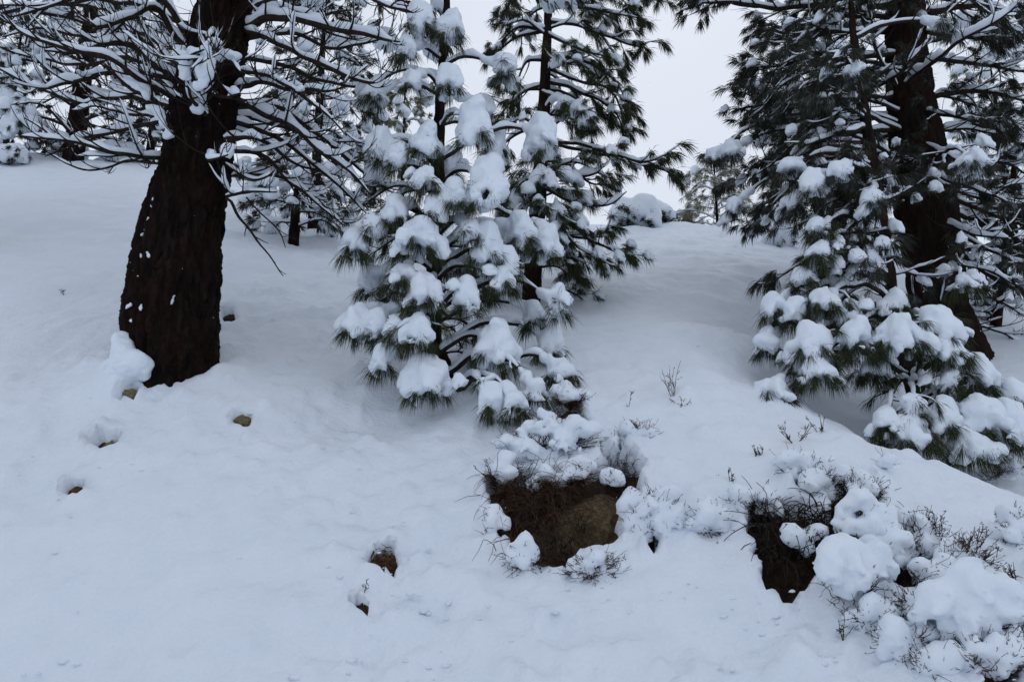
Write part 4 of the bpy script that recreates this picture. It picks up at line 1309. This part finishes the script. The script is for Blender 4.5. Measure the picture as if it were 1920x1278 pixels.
for (px, py, wp, hp) in [(10, 110, 50, 60), (30, 150, 60, 60), (15, 190, 80, 70), (45, 215, 60, 70), (20, 235, 60, 50), (-20, 170, 60, 90)]:
    c = at(px, py, 18.0)
    k = mpp(18.0)
    a0, _ = pl.axis(c[2])
    limb(pl, [a0, (a0 + c) / 2 + [0, 0, .1], c], .02, .01, clumps=[(c, wp * k, hp * k, 3)], snow=.06, res=.05, nseg=8, wid=.011)
snow_bush(22, 292, 18.2, 80, 36, 'low dark bush under snow at the left edge', lumps=2)
snow_bush(232, 268, 17, 80, 36, 'snow hummock just behind the trunk of the largest pine', lumps=3, dark=20)
snow_bush(130, 255, 18, 70, 40, 'broad snow hummock below the dark-trunked far pine', lumps=3, dark=20)
snow_bush(470, 300, 16, 60, 40, 'snow hummock seen below the right-hand branches of the largest pine', lumps=2, dark=20)

# ------------------------------------------------------------------ stones, roots and earth in the bare places
def stone(px, py, wpx, hpx, label, mat=None, inw=.10, name='stone', cat='stone'):
    g = gpt(px, py) + INW * inw
    k = mpp(g[1])
    m_ = MB()
    if name == 'stone':
        wpx, hpx, g = wpx * .85, hpx * .75, g + INW * .03
    wd, ht = wpx * k, hpx * k
    pr = [ball(g + np.array([R(-.2, .2) * wd, R(0, .3) * wd, R(-.2, .2) * ht]), .36 * min(wd, ht) * R(.8, 1.1)) for _ in range(6)]
    pr += [[*(g - np.array([wd * .3, 0, 0])), *(g + np.array([wd * .3, .03, 0])), ht * .33]]
    snow_lump(m_, pr, max(.008, wd * .04), k=.02, amp=.06 * min(1, wd * 3), freq=7 / max(wd, .12) * .5, crin=.02)
    return tag(m_.build(name, mat or M_STONE), label, cat, GROUPS.get(cat))
stone(1125, 965, 190, 190, 'big tan rock face in the larger bare hollow', M_ROCK, .42, 'boulder', 'rock')
stone(1030, 1050, 50, 26, 'brown stone at the lowest point of the larger hollow', M_ROCK, .12)
stone(200, 822, 26, 16, 'brown stone in the pit left below the largest pine', M_STONE, .10)
stone(136, 913, 16, 10, 'small reddish stone in the lowest left pit', M_LITTER, .06)
stone(452, 784, 30, 10, 'pale greenish stone in the snow below the largest pine', M_STONE, .02)
stone(716, 1046, 44, 34, 'rust-brown stone under needle litter in the middle foreground', M_LITTER, .08)
stone(240, 732, 26, 16, 'tan stone at the left foot of the largest pine', M_STONE, .04)
stone(357, 716, 12, 18, 'small tan stone at the right foot of the largest pine', M_STONE, -.02)
stone(684, 1134, 34, 10, 'dark stone edge under a small snow cap in the middle foreground', M_DIRT, .04)
stone(428, 592, 20, 12, 'dark clod in the snow right beside the largest trunk', M_DIRT, .03)

def strands(name, label, cat, spots, n, L, mat, inw=(.02, .12), rad=.0028, curl=(0, -.1, -1.2), d0=(0, -.5, .2), jit=.2, snowp=0.0, gap=.1):
    root = None
    st, sn = MB(), MB()
    for q in range(n):
        px, py = spots(q)
        g = gpt(px, py) + INW * R(*inw)
        if root is None:
            root = thing(name, g, label, cat)
        d = np.array(d0) + rng.normal(size=3) * .45
        W = twig_path(g, d, R(*L), np.array(curl) + rng.normal(size=3) * .3, 9, jit)
        rt = np.linspace(rad * R(.6, 1.3), rad * .4, 9)
        tube(st, W, rt, 3, cap=False)
        if random.random() < snowp:
            snow_sweep(sn, W, rt, .03, R(0, 99), ns=6, gap=gap)
    st.build('strands', mat, root)
    if sn.n:
        sn.build('snow', M_CLUMP, root)
    return root
strands('root_mat', 'brown mat of fine roots hanging in the larger hollow', 'roots', lambda q: (R(922, 1080), R(885, 930) + R(0, 60) * (q % 3)), 380, (.15, .42), M_TWIG_BR, inw=(-.03, .12))
strands('root_mat', 'snow-dusted grey rootlets at the foot of the larger hollow', 'roots', lambda q: (R(990, 1100), R(960, 1030)), 130, (.08, .25), M_TWIG, inw=(.02, .16), snowp=0)
strands('root_mat', 'dark roots fringing the small upper opening above the larger hollow', 'roots', lambda q: (R(1036, 1092), R(752, 800)), 130, (.08, .2), M_TWIG_BR, inw=(.0, .12))
strands('root_mat', 'dark rootlets in the notch beside the tan rock face', 'roots', lambda q: (R(1140, 1195), R(836, 880)), 120, (.08, .22), M_TWIG, inw=(.02, .2))
strands('root_mat', 'tangled dark roots in the hollow among the right-hand shrubs', 'roots', lambda q: (R(1425, 1560), R(955, 1050)), 260, (.14, .42), M_TWIG, inw=(-.05, .10), snowp=0, rad=.0045)
strands('root_mat', 'dark roots under the snow edge higher among the right-hand shrubs', 'roots', lambda q: (R(1560, 1685), R(915, 1010)), 160, (.1, .26), M_TWIG, inw=(.0, .15), snowp=0)
strands('dry_needles', 'rusty dry needles on the brown stone in the middle foreground', 'needles', lambda q: (R(698, 735), R(1026, 1048)), 60, (.05, .12), M_LITTER, inw=(.0, .06), d0=(-.4, -.3, -.4))

# ------------------------------------------------------------------ snowed-in shrubs and bare twigs on the bank
def shrub(px, py, wpx, hpx, label, nst=30, lumps=5, big_=.5, up=.5, mat=None, name='shrub', rnd=1.0, seedy=True, out=.06, rad=.0032, rough=9):
    """twiggy shrub with snow lying in lumps on it"""
    nst, lumps, big_ = int(nst * 1.6), int(lumps * 1.35), big_ * (.72 if big_ < .7 else .85)
    g = gpt(px, py)
    k = mpp(g[1])
    wd, ht = wpx * k, hpx * k
    g0 = g + INW * .08
    root = thing(name, g0, label, 'shrub')
    st, sn = MB(), MB()
    c = g - INW * out
    for q in range(nst):
        a = R(0, 2 * pi)
        rr = R(.3, 1) ** .6
        tip = c + np.array([cos(a) * wd * .5 * rr, -abs(R(0, .06)), sin(a) * ht * .5 * rr - .04])
        W = spline([g0 + np.array([R(-.25, .25) * wd, 0, R(-.2, .1) * ht]), (g0 + tip) / 2 + [0, -.03, .05 * up], tip + [0, 0, .03 * up]], 7)
        W[1:] += rng.normal(size=(6, 3)) * .006
        rt = np.linspace(rad * R(.8, 1.5), rad * .45, 7)
        tube(st, W, rt, 3, cap=False)
        for u in range(2):
            kk = random.randint(3, 5)
            d1 = nrm(W[kk + 1] - W[kk]) + rng.normal(size=3) * .7 + np.array([0, -.1, .3 * up])
            W2 = twig_path(W[kk], d1, R(.04, .13), np.array([0, 0, .5 * up]) + rng.normal(size=3) * .4, 5, .12)
            tube(st, W2, np.linspace(rad * .6, rad * .3, 5), 3, cap=False)
            if seedy:      # buds and dry leaflets
                for v in range(1):
                    e = W2[random.randint(2, 4)]
                    tube(st, [e, e + rng.normal(size=3) * .004, e + rng.normal(size=3) * .008], [.0012, .0022, .0009], 3)
    st.build('stems', mat or M_TWIG_BR, root)
    pr = []
    for q in range(lumps):
        a = 2 * pi * q / max(lumps, 1) + R(-.5, .5)
        f = R(.25, .95) if lumps > 1 else 0
        cc = c + np.array([cos(a) * wd * .44 * f, -R(0, .03), sin(a) * ht * .40 * f + ht * .06]) + INW * R(-.03, .07)
        sc = big_ * R(.6, 1.3)
        pr += clump_prims(cc, wd * sc, max(ht * sc * R(.6, .9), .05), nrough=rough)
    if pr:
        snow_lump(sn, pr, .0185, k=.013, amp=.032, freq=10, crin=.013)
    if sn.n:
        sn.build('snow', M_CLUMP, root)
    return root
shrub(1030, 842, 205, 100, 'wide snow-covered shrub on the lip above the larger hollow', 70, 7, .52, up=.4, out=.12)
shrub(945, 895, 80, 50, 'twiggy brown shrub at the left corner of the larger hollow', 60, 5, .34, up=.2)
shrub(1080, 892, 80, 50, 'snow tongues on a shrub hanging over the root mat', 34, 3, .44, up=.1)
shrub(1010, 905, 160, 40, 'fringe of dry brush and snow hanging over the root mat', 110, 3, .22, up=-1.2)
shrub(930, 985, 40, 90, 'broken snow and brush along the left rim of the larger hollow', 20, 3, .30, up=-.4)
shrub(985, 1050, 90, 40, 'snow crumbs and dry stems along the bottom rim of the larger hollow', 30, 3, .24, up=.2)
shrub(1182, 965, 36, 90, 'snow lumps along the right rim of the tan rock face', 14, 5, .5, up=.1, mat=M_TWIG)
shrub(1150, 905, 60, 40, 'snow crumbs lodged above the tan rock face', 10, 2, .26, up=.1, mat=M_TWIG)
shrub(1192, 825, 70, 60, 'dark twiggy shrub above the notch right of the larger hollow', 50, 4, .36, up=.6)
shrub(1065, 750, 80, 46, 'brown shrub under the lowest boughs of the snow-loaded young pine', 44, 4, .36)
shrub(1238, 975, 84, 110, 'snow-choked shrub right of the tan rock face', 60, 7, .44, up=.3, mat=M_TWIG)
shrub(1200, 985, 70, 60, 'snow heap between the tan rock face and the snow-choked shrub', 12, 4, .6, seedy=False)
shrub(1115, 1070, 120, 50, 'low shrub nearly buried below the larger hollow', 34, 4, .34, up=.4)
shrub(1432, 958, 80, 50, 'snow-lumped shrub at the left edge of the right-hand root hollow', 60, 4, .34, up=.2, mat=M_TWIG)
shrub(1535, 918, 110, 70, 'drooping snow tongues over the right-hand root hollow', 50, 4, .46, up=.1, mat=M_TWIG)
shrub(1500, 1025, 70, 60, 'small snow-dotted shrub inside the right-hand root hollow', 60, 4, .16, mat=M_TWIG)
shrub(1605, 935, 90, 70, 'grey twig tangle below the snow ridge crown', 90, 3, .24, mat=M_TWIG)
shrub(1612, 1020, 84, 90, 'tall snow lump on a shrub above the round snowball shrub', 24, 3, .74, mat=M_TWIG, out=.16)
shrub(1580, 1115, 120, 110, 'round snowball shrub with thin twigs poking down', 26, 3, .82, up=-.8, mat=M_TWIG, out=.2, rough=16)
shrub(1668, 1050, 110, 80, 'grey branching shrub beside the snowball shrub', 70, 6, .36, mat=M_TWIG)
shrub(1725, 1020, 90, 90, 'snow-lumped shrub upslope of the grey branching one', 50, 3, .40, mat=M_TWIG)
shrub(1800, 1070, 110, 110, 'reddish-brown twiggy shrub with snow lumps near the right edge', 90, 7, .36)
shrub(1790, 1180, 140, 130, 'big smooth snow heap on a shrub near the lower right corner', 20, 3, .86, mat=M_TWIG, out=.2, seedy=False)
shrub(1885, 1165, 90, 90, 'ragged snowy shrub at the right edge below the reddish-brown one', 50, 6, .44)
shrub(1715, 1160, 90, 80, 'low snowy shrub with a fan of upright twigs', 40, 5, .36, up=1.0)
shrub(1880, 1215, 60, 40, 'dark brown shrub over the corner earth gap', 40, 3, .36)
shrub(1745, 1250, 80, 40, 'snow-dotted shrub at the bottom edge near the corner', 30, 4, .4)
shrub(1880, 900, 110, 90, 'brown hanging shrub on the far side of the gully at the right edge', 90, 5, .36, up=-.6)
shrub(1895, 1010, 70, 90, 'grey snowy shrub at the right edge above the ragged one', 50, 5, .38, mat=M_TWIG)
shrub(1640, 1165, 100, 60, 'low snowy brush just downslope of the snowball shrub', 60, 7, .34, mat=M_TWIG)
shrub(1690, 1215, 110, 60, 'snowy brush near the bottom edge left of the big smooth heap', 60, 8, .36)
shrub(1850, 1245, 90, 60, 'brush and snow lumps hanging over the corner earth gap', 60, 6, .40)
shrub(1745, 1090, 90, 70, 'dark brush with snow between the grey and the reddish-brown shrubs', 80, 6, .36, mat=M_TWIG)
shrub(1500, 880, 120, 50, 'lumpy snow on buried brush above the right-hand root hollow', 20, 8, .36, mat=M_TWIG)
shrub(1395, 950, 60, 50, 'lumpy snow left of the right-hand root hollow', 12, 6, .40, mat=M_TWIG)
shrub(1330, 985, 70, 60, 'half-buried brush between the two hollows', 30, 6, .34)
shrub(1650, 880, 40, 26, 'snow knob sticking out of the ridge line', 4, 1, .9, seedy=False, out=.08)

def twigs(px, py, hpx, label, n=4, mat=None, wide=.6, name='twig_plant', tilt=0.0):
    g = gpt(px, py)
    k = mpp(g[1])
    h = hpx * k
    root = thing(name, g, label, 'twig')
    for q in range(n):
        st = MB()
        d = np.array([R(-1, 1) * wide + tilt, R(-.4, .3), 1.0])
        W = twig_path(g - [0, 0, .04], d, h * R(.6, 1.1) + .04, np.array([R(-.3, .3), 0, .2]), 10, .09)
        tube(st, W, np.linspace(.0030, .0014, 10), 4)
        for u in range(5):
            kk = random.randint(3, 8)
            W2 = twig_path(W[kk], nrm(W[kk] - W[kk - 1]) + rng.normal(size=3) * .8, h * R(.12, .34), np.array([0, 0, .4]), 6, .1)
            tube(st, W2, np.linspace(.0020, .0011, 6), 3)
            for v in range(2):
                e = W2[random.randint(2, 5)]
                tube(st, [e, e + rng.normal(size=3) * .005, e + rng.normal(size=3) * .01], [.0012, .0024, .001], 3)
        st.build('stem', mat or M_TWIG_BR, root)
    return root
TWIG_SPOTS = [(1262, 750, 66, 'tallest bare twig plant on the open slope between the pines', 4, .3), (1278, 772, 36, 'short twig tuft at the foot of the tallest twig plant', 4, .7), (1180, 775, 38, 'single thin twig standing between the two snow-clad pines', 1, .1),
      (1490, 828, 44, 'spreading bare twigs on the ridge above the gully', 5, 1.1), (1540, 812, 30, 'low twigs leaning over the ridge to the gully', 3, 1.4), (1424, 858, 26, 'small dark twig tuft on the slope left of the ridge', 4, .4),
      (1372, 914, 34, 'forked black twig in smooth snow above the right-hand root hollow', 3, .6), (1345, 902, 14, 'short flat black twig left of the forked one', 2, 2.0), (1494, 872, 20, 'twig tuft beside the slit in the ridge snow', 3, .8),
      (1730, 1005, 56, 'reddish upright twigs on the ridge end', 5, .5), (1760, 1000, 44, 'thin upright twig at the ridge end near the gully', 2, .3), (1820, 1035, 50, 'branching brown twigs beyond the ridge end', 5, .7),
      (1860, 1045, 28, 'small pale twigs beyond the ridge end', 3, .9), (1795, 1075, 60, 'brown twig spray rising from the reddish-brown shrub', 6, .9), (1905, 1085, 34, 'twig spray at the right edge', 4, .9),
      (1715, 1180, 70, 'tall thin twig fan in front of the big smooth snow heap', 5, .6), (1880, 1150, 40, 'dark twig tuft on the ragged shrub at the right edge', 4, .7), (1580, 1190, 40, 'thin twig below the snowball shrub', 2, .6),
      (1070, 838, 60, 'spray of budded brown twigs on the wide snow-covered shrub', 6, .9), (975, 850, 34, 'brown seed-head twigs on the left of the wide snow-covered shrub', 6, .8), (1030, 812, 24, 'small brown twig tip at the top of the wide snow-covered shrub', 3, .5),
      (925, 900, 36, 'grey twigs at the left end of the wide snow-covered shrub', 5, 1.0), (1160, 1060, 30, 'fine twig beside the low buried shrub', 3, 1.2), (682, 1120, 30, 'curved dark twig over the small snow cap', 1, .9),
      (122, 555, 18, 'little dark twig in the snow left of the largest trunk', 2, .6), (1206, 945, 26, 'fine twigs on the snow heap by the tan rock face', 3, .6), (408, 1200, 10, 'tiny twig in the lower left snow', 1, .8)]
for (px, py, h, lab, n, wide) in TWIG_SPOTS:
    twigs(px, py, h, lab, n, wide=wide, mat=M_TWIG if 'black' in lab or 'dark' in lab or 'grey' in lab else None)

# ------------------------------------------------------------------ crumbs of snow fallen from the boughs
_t = (1 + 5 ** .5) / 2
ICO = nrm(np.array([[-1, _t, 0], [1, _t, 0], [-1, -_t, 0], [1, -_t, 0], [0, -1, _t], [0, 1, _t], [0, -1, -_t], [0, 1, -_t], [_t, 0, -1], [_t, 0, 1], [-_t, 0, -1], [-_t, 0, 1]]))
ICF = np.array([[0, 11, 5], [0, 5, 1], [0, 1, 7], [0, 7, 10], [0, 10, 11], [1, 5, 9], [5, 11, 4], [11, 10, 2], [10, 7, 6], [7, 1, 8], [3, 9, 4], [3, 4, 2], [3, 2, 6], [3, 6, 8], [3, 8, 9], [4, 9, 5], [2, 4, 11], [6, 2, 10], [8, 6, 7], [9, 8, 1]])
mb = MB()
TRAILS = [(640, 800, 110, 60), (560, 950, 160, 90), (740, 1090, 70, 60), (400, 780, 120, 50), (150, 860, 110, 70), (820, 1180, 120, 60), (1330, 740, 90, 60), (1250, 1100, 90, 60), (1380, 1120, 60, 70), (300, 1050, 260, 110), (500, 620, 80, 60), (1150, 1110, 90, 40),
          (960, 1255, 700, 14), (500, 1262, 400, 10), (1500, 1180, 80, 60)]
for q in range(300):
    tx_, ty_, sx_, sy_ = TRAILS[q % len(TRAILS)]
    px, py = tx_ + random.gauss(0, 1) * sx_, ty_ + random.gauss(0, 1) * sy_
    if not (-60 < px < 1980 and 560 < py < 1290):
        continue
    g = gpt(px, py)
    z = g[2]
    r_ = min(.006 + .012 * random.random() ** 3 * (2.2 if ty_ > 1200 else 1.3), .05)
    V = ICO * r_ * rng.uniform(.7, 1.25, (12, 1)) * np.array([1.4, 1.3, .6])
    mb.add(V + np.array([g[0], g[1], z - r_ * .05]), None, ICF)
tag(mb.build('snow_crumbs', M_CLUMP), 'small crumbs of fallen snow scattered over the slope', 'snow crumbs', kind='stuff')

# ------------------------------------------------------------------ a few flakes in the air
mb = MB()
for q in range(260):
    Y = R(2.2, 9)
    p = at(R(-150, 2070), R(-100, 1250), Y)
    if p[2] < float(base_fast(p[:1], p[1:2])[0]) + .1:
        continue
    r_ = R(.0012, .0026)
    o = np.array([[1, 0, 0], [-1, 0, 0], [0, 1, 0], [0, -1, 0], [0, 0, 1], [0, 0, -1]]) * r_ * rng.uniform(.6, 1.3, (6, 1))
    mb.add(p + o, None, np.array([[0, 2, 4], [2, 1, 4], [1, 3, 4], [3, 0, 4], [2, 0, 5], [1, 2, 5], [3, 1, 5], [0, 3, 5]]))
tag(mb.build('falling_snow', M_CLUMP), 'sparse small snowflakes drifting in the air', 'snowflakes', kind='stuff')
